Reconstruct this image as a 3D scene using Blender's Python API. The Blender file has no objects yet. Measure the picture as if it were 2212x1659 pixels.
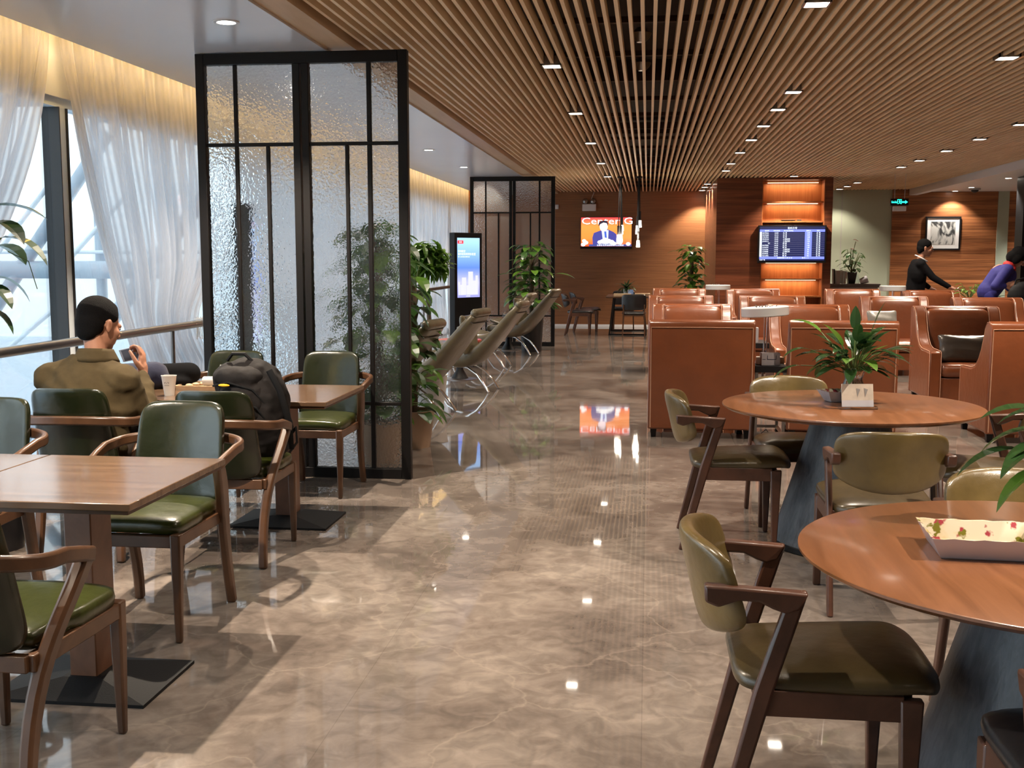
import bpy, bmesh, math, random
from mathutils import Vector, Matrix, Euler, noise
random.seed(7)
PI = math.pi
S = bpy.context.scene
COL = S.collection

# ------------------------------------------------------------------ camera
YAW, PITCH, CAMH = math.radians(6.939), math.radians(6.501), 1.52
cam_d = bpy.data.cameras.new('camera'); cam = bpy.data.objects.new('camera', cam_d); COL.objects.link(cam)
cam_d.sensor_width = 36; cam_d.lens = 2400 / 2212 * 36; cam_d.clip_start = .05; cam_d.clip_end = 300
cam.location = (0, 0, CAMH); cam.rotation_euler = (PI / 2 - PITCH, 0, YAW)
S.camera = cam

# ------------------------------------------------------------------ world, exposure
S.view_settings.view_transform = 'Standard'; S.view_settings.look = 'None'
S.view_settings.gamma = 1; S.view_settings.use_curve_mapping = False
S.view_settings.exposure = EXPOSURE = 0.86
w = bpy.data.worlds.new('sky'); S.world = w; w.use_nodes = True
wn = w.node_tree.nodes; wl = w.node_tree.links
bg = wn['Background']; tc = wn.new('ShaderNodeTexCoord'); sp = wn.new('ShaderNodeSeparateXYZ'); cr = wn.new('ShaderNodeValToRGB')
wl.new(tc.outputs['Generated'], sp.inputs[0]); wl.new(sp.outputs['Z'], cr.inputs[0]); wl.new(cr.outputs[0], bg.inputs[0])
cr.color_ramp.elements[0].position = 0.0; cr.color_ramp.elements[0].color = (.60, .68, .74, 1)
cr.color_ramp.elements[1].position = .12; cr.color_ramp.elements[1].color = (.88, .95, 1.0, 1)
e = cr.color_ramp.elements.new(.02); e.color = (.80, .90, .97, 1)
bg.inputs[1].default_value = 2.15
S.cycles.use_denoising = True
S.cycles.max_bounces = 7; S.cycles.diffuse_bounces = 3; S.cycles.glossy_bounces = 3
S.cycles.transmission_bounces = 6; S.cycles.transparent_max_bounces = 10
S.cycles.caustics_reflective = False; S.cycles.caustics_refractive = True
S.cycles.sample_clamp_indirect = 4.0; S.cycles.blur_glossy = .6
S.cycles.use_adaptive_sampling = True; S.cycles.adaptive_threshold = .02

# daylight portal along the glass wall
pl = bpy.data.lights.new('daylight_portal', 'AREA'); pl.shape = 'RECTANGLE'; pl.size = 30; pl.size_y = 2.7
pl.cycles.is_portal = True
po = bpy.data.objects.new('daylight_portal', pl); COL.objects.link(po)
po.location = (-4.35, 11, 1.4); po.rotation_euler = (PI / 2, 0, -PI / 2)

def spot(x, y, z, power, color=(1, .86, .70), angle=110, blend=.5, size=.03, name='spot_lamp', parent=None):
    l = bpy.data.lights.new(name, 'SPOT'); l.energy = power; l.color = color
    l.spot_size = math.radians(angle); l.spot_blend = blend; l.shadow_soft_size = size
    o = bpy.data.objects.new(name, l); COL.objects.link(o); o.location = (x, y, z)
    if parent: o.parent = parent
    return o

# ------------------------------------------------------------------ materials
def newmat(name):
    m = bpy.data.materials.new(name); m.use_nodes = True
    return m, m.node_tree.nodes, m.node_tree.links, m.node_tree.nodes['Principled BSDF']
def c4(c): return (c[0], c[1], c[2], 1)
def plain(name, col, rough=.5, metal=0, coat=0, var=0, scale=8, bump=0, bscale=60, emit=None, es=1, trans=0, spec=.5, sheen=0):
    m, n, l, b = newmat(name)
    b.inputs['Base Color'].default_value = c4(col); b.inputs['Roughness'].default_value = rough
    b.inputs['Metallic'].default_value = metal; b.inputs['Coat Weight'].default_value = coat
    b.inputs['Transmission Weight'].default_value = trans; b.inputs['Specular IOR Level'].default_value = spec
    b.inputs['Coat Roughness'].default_value = .15; b.inputs['Sheen Weight'].default_value = sheen
    t = n.new('ShaderNodeTexCoord')
    if var:
        ns = n.new('ShaderNodeTexNoise'); ns.inputs['Scale'].default_value = scale; ns.inputs['Detail'].default_value = 5
        l.new(t.outputs['Object'], ns.inputs['Vector'])
        r = n.new('ShaderNodeValToRGB'); l.new(ns.outputs[0], r.inputs[0]); l.new(r.outputs[0], b.inputs['Base Color'])
        r.color_ramp.elements[0].position = .3; r.color_ramp.elements[1].position = .7
        r.color_ramp.elements[0].color = c4([x * (1 - var) for x in col]); r.color_ramp.elements[1].color = c4([min(1, x * (1 + var)) for x in col])
    if bump:
        nb = n.new('ShaderNodeTexNoise'); nb.inputs['Scale'].default_value = bscale; nb.inputs['Detail'].default_value = 4
        l.new(t.outputs['Object'], nb.inputs['Vector'])
        bp = n.new('ShaderNodeBump'); bp.inputs['Strength'].default_value = bump; bp.inputs['Distance'].default_value = .01
        l.new(nb.outputs[0], bp.inputs['Height']); l.new(bp.outputs[0], b.inputs['Normal'])
    if emit:
        b.inputs['Emission Color'].default_value = c4(emit); b.inputs['Emission Strength'].default_value = es
    return m
def wood(name, c1, c2, sc=(2, 14, 14), rough=.4, coat=0, bump=.05, detail=6, spec=.5, band=None):
    m, n, l, b = newmat(name)
    t = n.new('ShaderNodeTexCoord'); mp = n.new('ShaderNodeMapping'); mp.inputs['Scale'].default_value = sc
    l.new(t.outputs['Object'], mp.inputs[0])
    ns = n.new('ShaderNodeTexNoise'); ns.inputs['Scale'].default_value = 1; ns.inputs['Detail'].default_value = detail; ns.inputs['Distortion'].default_value = .6
    ns.inputs['Roughness'].default_value = .6
    l.new(mp.outputs[0], ns.inputs['Vector'])
    r = n.new('ShaderNodeValToRGB'); l.new(ns.outputs[0], r.inputs[0])
    r.color_ramp.elements[0].position = .32; r.color_ramp.elements[1].position = .68
    r.color_ramp.elements[0].color = c4(c1); r.color_ramp.elements[1].color = c4(c2)
    out = r.outputs[0]
    if band:   # veneer strips: (height, phase, darkening)
        h, ph, dk = band
        s = n.new('ShaderNodeSeparateXYZ'); l.new(t.outputs['Object'], s.inputs[0])
        a = n.new('ShaderNodeMath'); a.operation = 'DIVIDE'; a.inputs[1].default_value = h; l.new(s.outputs['Z'], a.inputs[0])
        f = n.new('ShaderNodeMath'); f.operation = 'FRACT'; l.new(a.outputs[0], f.inputs[0])
        fl = n.new('ShaderNodeMath'); fl.operation = 'FLOOR'; l.new(a.outputs[0], fl.inputs[0])
        wn_ = n.new('ShaderNodeTexWhiteNoise'); wn_.noise_dimensions = '1D'; l.new(fl.outputs[0], wn_.inputs['W'])
        rr = n.new('ShaderNodeValToRGB'); l.new(f.outputs[0], rr.inputs[0])
        rr.color_ramp.elements[0].position = 0; rr.color_ramp.elements[0].color = (dk, dk, dk, 1)
        rr.color_ramp.elements[1].position = .9; rr.color_ramp.elements[1].color = (1, 1, 1, 1)
        mu = n.new('ShaderNodeMixRGB'); mu.blend_type = 'MULTIPLY'; mu.inputs[0].default_value = 1
        l.new(out, mu.inputs[1]); l.new(rr.outputs[0], mu.inputs[2]); out = mu.outputs[0]
        hv = n.new('ShaderNodeHueSaturation'); l.new(out, hv.inputs['Color'])
        mr = n.new('ShaderNodeMapRange'); mr.inputs['To Min'].default_value = .82; mr.inputs['To Max'].default_value = 1.18
        l.new(wn_.outputs['Value'], mr.inputs['Value']); l.new(mr.outputs[0], hv.inputs['Value']); out = hv.outputs[0]
    l.new(out, b.inputs['Base Color'])
    b.inputs['Roughness'].default_value = rough; b.inputs['Coat Weight'].default_value = coat; b.inputs['Coat Roughness'].default_value = .12
    b.inputs['Specular IOR Level'].default_value = spec
    if bump:
        bp = n.new('ShaderNodeBump'); bp.inputs['Strength'].default_value = bump; bp.inputs['Distance'].default_value = .005
        l.new(ns.outputs[0], bp.inputs['Height']); l.new(bp.outputs[0], b.inputs['Normal'])
    return m
def leather(name, c, var=.22, rough=.33, coat=.25, spec=.6):
    m, n, l, b = newmat(name)
    t = n.new('ShaderNodeTexCoord')
    ns = n.new('ShaderNodeTexNoise'); ns.inputs['Scale'].default_value = 6; ns.inputs['Detail'].default_value = 4
    n2 = n.new('ShaderNodeTexNoise'); n2.inputs['Scale'].default_value = 14; n2.inputs['Detail'].default_value = 2
    vo = n.new('ShaderNodeTexVoronoi'); vo.inputs['Scale'].default_value = 260
    for q in (ns, n2, vo): l.new(t.outputs['Object'], q.inputs['Vector'])
    r = n.new('ShaderNodeValToRGB'); l.new(ns.outputs[0], r.inputs[0]); l.new(r.outputs[0], b.inputs['Base Color'])
    r.color_ramp.elements[0].position = .3; r.color_ramp.elements[1].position = .72
    r.color_ramp.elements[0].color = c4([x * (1 - var) for x in c]); r.color_ramp.elements[1].color = c4([x * (1 + var) for x in c])
    b.inputs['Roughness'].default_value = rough; b.inputs['Coat Weight'].default_value = coat; b.inputs['Coat Roughness'].default_value = .22
    b.inputs['Specular IOR Level'].default_value = spec
    b1 = n.new('ShaderNodeBump'); b1.inputs['Strength'].default_value = .25; b1.inputs['Distance'].default_value = .012; l.new(n2.outputs[0], b1.inputs['Height'])
    b2 = n.new('ShaderNodeBump'); b2.inputs['Strength'].default_value = .15; b2.inputs['Distance'].default_value = .001
    l.new(vo.outputs['Distance'], b2.inputs['Height']); l.new(b1.outputs[0], b2.inputs['Normal']); l.new(b2.outputs[0], b.inputs['Normal'])
    return m
def emis(name, col, strength):
    m = plain(name, (0, 0, 0), .5, emit=col, es=strength); return m

# marble floor
def marble():
    m, n, l, b = newmat('brown_marble')
    t = n.new('ShaderNodeTexCoord'); P = t.outputs['Object']
    a = n.new('ShaderNodeTexNoise'); a.inputs['Scale'].default_value = 1.3; a.inputs['Detail'].default_value = 9; a.inputs['Roughness'].default_value = .62; a.inputs['Distortion'].default_value = .5
    l.new(P, a.inputs['Vector'])
    r = n.new('ShaderNodeValToRGB'); l.new(a.outputs[0], r.inputs[0])
    r.color_ramp.elements[0].position = .3; r.color_ramp.elements[0].color = (.095, .076, .066, 1)
    r.color_ramp.elements[1].position = .72; r.color_ramp.elements[1].color = (.29, .245, .212, 1)
    e = r.color_ramp.elements.new(.5); e.color = (.175, .143, .123, 1)
    c = n.new('ShaderNodeTexNoise'); c.inputs['Scale'].default_value = 9; c.inputs['Detail'].default_value = 7; c.inputs['Distortion'].default_value = 1.1; l.new(P, c.inputs['Vector'])
    cr_ = n.new('ShaderNodeValToRGB'); l.new(c.outputs[0], cr_.inputs[0])
    cr_.color_ramp.elements[0].position = .38; cr_.color_ramp.elements[0].color = (.80, .80, .80, 1)
    cr_.color_ramp.elements[1].position = .66; cr_.color_ramp.elements[1].color = (1.25, 1.25, 1.25, 1)
    mu = n.new('ShaderNodeMixRGB'); mu.blend_type = 'MULTIPLY'; mu.inputs[0].default_value = .8
    l.new(r.outputs[0], mu.inputs[1]); l.new(cr_.outputs[0], mu.inputs[2])
    v = n.new('ShaderNodeTexVoronoi'); v.feature = 'DISTANCE_TO_EDGE'; v.inputs['Scale'].default_value = 1.7
    wv = n.new('ShaderNodeTexNoise'); wv.inputs['Scale'].default_value = 3; wv.inputs['Detail'].default_value = 6; l.new(P, wv.inputs['Vector'])
    mxv = n.new('ShaderNodeMixRGB'); mxv.inputs[0].default_value = .35; l.new(P, mxv.inputs[1]); l.new(wv.outputs['Color'], mxv.inputs[2]); l.new(mxv.outputs[0], v.inputs['Vector'])
    vr = n.new('ShaderNodeValToRGB'); l.new(v.outputs[0], vr.inputs[0]); vr.color_ramp.elements[0].color = (.16, .16, .16, 1); vr.color_ramp.elements[1].position = .012; vr.color_ramp.elements[1].color = (0, 0, 0, 1)
    mv = n.new('ShaderNodeMixRGB'); l.new(vr.outputs[0], mv.inputs[0]); l.new(mu.outputs[0], mv.inputs[1]); mv.inputs[2].default_value = (.45, .37, .30, 1)
    br = n.new('ShaderNodeTexBrick'); br.offset = 0; br.inputs['Scale'].default_value = 1; br.inputs['Brick Width'].default_value = 1.0; br.inputs['Row Height'].default_value = 1.0
    br.inputs['Mortar Size'].default_value = .0018; br.inputs['Mortar Smooth'].default_value = .1; br.inputs['Color1'].default_value = (1, 1, 1, 1); br.inputs['Color2'].default_value = (.96, .96, .96, 1); br.inputs['Mortar'].default_value = (.82, .82, .82, 1)
    l.new(P, br.inputs['Vector'])
    m2 = n.new('ShaderNodeMixRGB'); m2.blend_type = 'MULTIPLY'; m2.inputs[0].default_value = 1; l.new(mv.outputs[0], m2.inputs[1]); l.new(br.outputs[0], m2.inputs[2])
    l.new(m2.outputs[0], b.inputs['Base Color'])
    b.inputs['Roughness'].default_value = .035; b.inputs['Specular IOR Level'].default_value = .65
    w2 = n.new('ShaderNodeTexNoise'); w2.inputs['Scale'].default_value = 2.2; w2.inputs['Detail'].default_value = 2; l.new(P, w2.inputs['Vector'])
    bp = n.new('ShaderNodeBump'); bp.inputs['Strength'].default_value = .02; bp.inputs['Distance'].default_value = .02; l.new(w2.outputs[0], bp.inputs['Height']); l.new(bp.outputs[0], b.inputs['Normal'])
    return m

def patterned_glass():
    m, n, l, b = newmat('hammered_glass')
    t = n.new('ShaderNodeTexCoord')
    v = n.new('ShaderNodeTexVoronoi'); v.feature = 'SMOOTH_F1'; v.inputs['Scale'].default_value = 64; v.inputs['Smoothness'].default_value = .6
    q = n.new('ShaderNodeTexNoise'); q.inputs['Scale'].default_value = 30; q.inputs['Detail'].default_value = 2
    l.new(t.outputs['Object'], q.inputs['Vector'])
    mx = n.new('ShaderNodeMixRGB'); mx.inputs[0].default_value = .02; l.new(t.outputs['Object'], mx.inputs[1]); l.new(q.outputs['Color'], mx.inputs[2])
    l.new(mx.outputs[0], v.inputs['Vector'])
    bp = n.new('ShaderNodeBump'); bp.inputs['Strength'].default_value = .6; bp.inputs['Distance'].default_value = .006; l.new(v.outputs['Distance'], bp.inputs['Height'])
    b.inputs['Base Color'].default_value = (.93, .96, .97, 1); b.inputs['Roughness'].default_value = .10; b.inputs['IOR'].default_value = 1.3
    b.inputs['Transmission Weight'].default_value = 1; l.new(bp.outputs[0], b.inputs['Normal'])
    tr = n.new('ShaderNodeBsdfTranslucent'); tr.inputs[0].default_value = (.85, .9, .92, 1)
    ms = n.new('ShaderNodeMixShader'); ms.inputs[0].default_value = .05
    l.new(b.outputs[0], ms.inputs[1]); l.new(tr.outputs[0], ms.inputs[2]); l.new(ms.outputs[0], n['Material Output'].inputs['Surface'])
    return m
def clear_glass(name, tint=(.93, .98, 1), gl=.07):
    m, n, l, b = newmat(name)
    tr = n.new('ShaderNodeBsdfTransparent'); tr.inputs[0].default_value = c4(tint)
    g = n.new('ShaderNodeBsdfGlossy'); g.inputs['Roughness'].default_value = .02
    lw = n.new('ShaderNodeLayerWeight'); lw.inputs[0].default_value = .15
    mr = n.new('ShaderNodeMath'); mr.operation = 'MULTIPLY_ADD'; mr.inputs[1].default_value = .6; mr.inputs[2].default_value = gl; l.new(lw.outputs['Fresnel'], mr.inputs[0])
    ms = n.new('ShaderNodeMixShader'); l.new(mr.outputs[0], ms.inputs[0]); l.new(tr.outputs[0], ms.inputs[1]); l.new(g.outputs[0], ms.inputs[2])
    l.new(ms.outputs[0], n['Material Output'].inputs['Surface']); return m
def sheer():
    m, n, l, b = newmat('sheer_striped_fabric')
    uv = n.new('ShaderNodeUVMap'); s = n.new('ShaderNodeSeparateXYZ'); l.new(uv.outputs[0], s.inputs[0])
    wv = n.new('ShaderNodeMath'); wv.operation = 'MULTIPLY'; wv.inputs[1].default_value = 520; l.new(s.outputs['X'], wv.inputs[0])
    sn = n.new('ShaderNodeMath'); sn.operation = 'SINE'; l.new(wv.outputs[0], sn.inputs[0])
    mr = n.new('ShaderNodeMapRange'); mr.inputs['From Min'].default_value = -1; mr.inputs['To Min'].default_value = .04; mr.inputs['To Max'].default_value = .30; l.new(sn.outputs[0], mr.inputs['Value'])
    df = n.new('ShaderNodeBsdfDiffuse'); df.inputs[0].default_value = (.70, .67, .67, 1)
    tl = n.new('ShaderNodeBsdfTranslucent'); tl.inputs[0].default_value = (.56, .54, .56, 1)
    m1 = n.new('ShaderNodeMixShader'); m1.inputs[0].default_value = .52; l.new(df.outputs[0], m1.inputs[1]); l.new(tl.outputs[0], m1.inputs[2])
    tr = n.new('ShaderNodeBsdfTransparent')
    m2 = n.new('ShaderNodeMixShader'); l.new(mr.outputs[0], m2.inputs[0]); l.new(m1.outputs[0], m2.inputs[1]); l.new(tr.outputs[0], m2.inputs[2])
    l.new(m2.outputs[0], n['Material Output'].inputs['Surface']); return m
def leafmat(name, c, c2, rough=.35, coat=.3):
    m, n, l, b = newmat(name)
    t = n.new('ShaderNodeTexCoord'); ns = n.new('ShaderNodeTexNoise'); ns.inputs['Scale'].default_value = 5; ns.inputs['Detail'].default_value = 2
    l.new(t.outputs['Object'], ns.inputs['Vector']); r = n.new('ShaderNodeValToRGB'); l.new(ns.outputs[0], r.inputs[0]); l.new(r.outputs[0], b.inputs['Base Color'])
    r.color_ramp.elements[0].position = .35; r.color_ramp.elements[1].position = .65; r.color_ramp.elements[0].color = c4(c); r.color_ramp.elements[1].color = c4(c2)
    b.inputs['Roughness'].default_value = rough; b.inputs['Coat Weight'].default_value = coat
    tl = n.new('ShaderNodeBsdfTranslucent'); l.new(r.outputs[0], tl.inputs[0]); ms = n.new('ShaderNodeMixShader'); ms.inputs[0].default_value = .22
    l.new(b.outputs[0], ms.inputs[1]); l.new(tl.outputs[0], ms.inputs[2]); l.new(ms.outputs[0], n['Material Output'].inputs['Surface']); return m
def china():
    m, n, l, b = newmat('floral_china')
    t = n.new('ShaderNodeTexCoord')
    def spots(scale, lo, hi, col, prev, off):
        mp = n.new('ShaderNodeMapping'); mp.inputs['Location'].default_value = (off, off * 2, off); l.new(t.outputs['Object'], mp.inputs[0])
        q = n.new('ShaderNodeTexNoise'); q.inputs['Scale'].default_value = scale; q.inputs['Detail'].default_value = 3; l.new(mp.outputs[0], q.inputs['Vector'])
        r = n.new('ShaderNodeValToRGB'); l.new(q.outputs[0], r.inputs[0]); r.color_ramp.elements[0].position = lo; r.color_ramp.elements[0].color = (0, 0, 0, 1); r.color_ramp.elements[1].position = hi; r.color_ramp.elements[1].color = (1, 1, 1, 1)
        mx = n.new('ShaderNodeMixRGB'); l.new(r.outputs[0], mx.inputs[0]); l.new(prev, mx.inputs[1]); mx.inputs[2].default_value = c4(col); return mx.outputs[0]
    base = n.new('ShaderNodeRGB'); base.outputs[0].default_value = (.58, .52, .40, 1)
    o = spots(14, .48, .66, (.48, .37, .16), base.outputs[0], 3)
    o = spots(22, .555, .60, (.30, .045, .06), o, 0)
    o = spots(24, .60, .64, (.14, .13, .02), o, 7)
    l.new(o, b.inputs['Base Color']); b.inputs['Roughness'].default_value = .2; b.inputs['Coat Weight'].default_value = .5
    return m

MT = dict(
    floor=marble(), glass=patterned_glass(), clear=clear_glass('clear_glass'), sheer=sheer(),
    walnut=wood('walnut', (.058, .026, .012), (.118, .054, .026), (5, 5, 5), .36, .15), walnutd=wood('dark_walnut', (.045, .019, .012), (.105, .042, .025), (5, 5, 5), .36, .15),
    oak=wood('oak_brown', (.13, .058, .032), (.23, .105, .058), (5, 5, 5), .36, .15),
    top=wood('oak_tabletop', (.105, .060, .035), (.185, .110, .066), (1.6, 26, 4), .22, .45),
    round=wood('cherry_tabletop', (.155, .058, .022), (.235, .094, .040), (22, 2.0, 4), .3, .35),
    slat=wood('slat_wood', (.74, .51, .29), (.88, .66, .42), (8, .8, 8), .5),
    fascia=wood('light_timber', (.50, .34, .20), (.62, .44, .28), (8, .8, 8), .5),
    dark=plain('ceiling_void_paint', (.035, .022, .015), .8),
    cross=plain('dark_batten', (.06, .03, .018), .7),
    white=plain('white_paint', (.72, .72, .73), .35, var=.02, scale=1.2),
    soffit=plain('satin_white_panel', (.66, .66, .69), .22, var=.02, scale=1),
    farwood=wood('ribbed_brown_veneer', (.175, .068, .025), (.30, .125, .048), (1.2, 3, 75), .42, bump=.25),
    redwood=wood('striped_red_veneer', (.085, .022, .011), (.22, .070, .030), (.7, 3, 20), .3, .15, band=(.30, 0, .75)),
    stripwood=wood('amber_strip_veneer', (.16, .052, .018), (.42, .165, .062), (1.0, 3, 34), .32, .15, band=(.262, 0, .62)),
    niche=wood('orange_veneer', (.30, .095, .026), (.42, .150, .048), (40, 3, 1.6), .42),
    black=plain('black_metal', (.008, .007, .008), .42, spec=.3), iron=plain('black_iron', (.005, .005, .006), .6, bump=.1, bscale=200, spec=.25),
    frame=plain('bronze_black_frame', (.007, .006, .006), .45, spec=.25),
    chrome=plain('chrome', (.75, .75, .76), .09, 1), steel=plain('brushed_steel', (.36, .34, .33), .28, 1),
    alu=plain('window_aluminium', (.80, .87, .93), .4, 0), gasket=plain('dark_gasket', (.02, .02, .022), .5),
    truss=plain('white_truss_paint', (.42, .50, .58), .5),
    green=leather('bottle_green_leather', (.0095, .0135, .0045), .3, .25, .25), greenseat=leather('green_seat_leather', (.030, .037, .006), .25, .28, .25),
    olive=leather('olive_leather', (.125, .084, .028), .28, .3, .25), oliveseat=leather('olive_seat_leather', (.060, .041, .016), .3, .32, .2),
    blackl=leather('black_leather', (.012, .012, .014)), tan=leather('tan_leather', (.195, .055, .019), .10, .29, .3),
    pewter=leather('pewter_leather', (.24, .225, .20), .25, .3, .4), brownl=leather('dark_brown_leather', (.045, .035, .028), .25, .28, .4),
    lounge=leather('beige_lounge_leather', (.125, .100, .056), .2, .3, .25), piping=plain('dark_piping', (.03, .018, .012), .5),
    stitch=plain('pale_stitching', (.50, .27, .17), .6),
    slate=wood('blue_black_oak', (.030, .034, .044), (.075, .082, .10), (60, 60, 2.2), .42, bump=.2),
    lampw=plain('white_lamp_shade', (.62, .62, .62), .45),
    glow=emis('lamp_glow', (1, .90, .76), 14), cove=emis('led_strip', (1, .60, .13), 26),
    shelfled=emis('shelf_led', (1, .74, .46), 2.0),
    pendglow=emis('pendant_glow', (1, .92, .78), 5),
    leaf=leafmat('leaf_green', (.020, .065, .010), (.055, .14, .02)), leafd=leafmat('leaf_dark', (.012, .035, .012), (.03, .075, .018)),
    leafl=leafmat('leaf_light', (.06, .15, .015), (.13, .26, .03)), stem=plain('plant_stem', (.09, .13, .03), .6), bark=plain('bark', (.10, .065, .04), .8, bump=.3),
    soil=plain('soil', (.03, .02, .015), .9), pot=plain('terracotta_glaze', (.45, .30, .20), .35), potb=plain('black_pot', (.015, .014, .016), .3), potw=plain('white_pot', (.7, .68, .65), .3),
    china=china(), porcelain=plain('white_porcelain', (.58, .58, .63), .25, coat=.3), paper=plain('paper_white', (.80, .78, .75), .6),
    card=plain('printed_card', (.62, .55, .46), .5, var=.12, scale=22), acrylic=clear_glass('acrylic', (.9, .93, .95), .12),
    skin=plain('skin', (.40, .19, .12), .5, var=.06, scale=20), hair=plain('black_hair', (.005, .0045, .005), .8, bump=.9, bscale=260, spec=.12),
    khaki=plain('khaki_cotton', (.066, .048, .024), .9, spec=.15, var=.14, scale=14, bump=.25, bscale=25), trouser=plain('brown_trousers', (.06, .042, .034), .85),
    suit=plain('black_suit', (.004, .004, .005), .9, spec=.15), shirt=plain('white_shirt', (.7, .7, .72), .7), cobalt=plain('cobalt_cotton', (.022, .020, .17), .8, var=.1, scale=20), redc=plain('red_scarf', (.45, .02, .02), .7),
    navy=plain('navy_cloth', (.008, .011, .040), .9, bump=.2, bscale=40, sheen=.3), pack=plain('charcoal_nylon', (.009, .007, .007), .8, var=.5, scale=9, bump=.5, bscale=16, spec=.25), packb=plain('black_webbing', (.005, .005, .006), .7, spec=.25), yellow=plain('yellow_plastic', (.75, .42, .02), .4),
    palegreen=plain('back_painted_glass', (.36, .40, .31), .12, coat=.3), exitg=emis('exit_green', (.02, .9, .62), 1.6),
    grey=plain('grey_panel', (.30, .29, .28), .4), greybox=plain('grey_box', (.30, .27, .28), .5), beige=plain('beige_box', (.5, .36, .25), .5),
    counter=plain('grey_counter_stone', (.12, .10, .09), .3), magenta=plain('clear_vase_tint', (.3, .3, .3), .1),
    redf=plain('red_spathe', (.45, .02, .03), .3, coat=.4), book=plain('silver_case', (.42, .40, .38), .35, .4), wire=plain('wire_white', (.6, .6, .6), .5),
    orange=plain('red_lacquer', (.55, .07, .03), .3),
)

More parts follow.
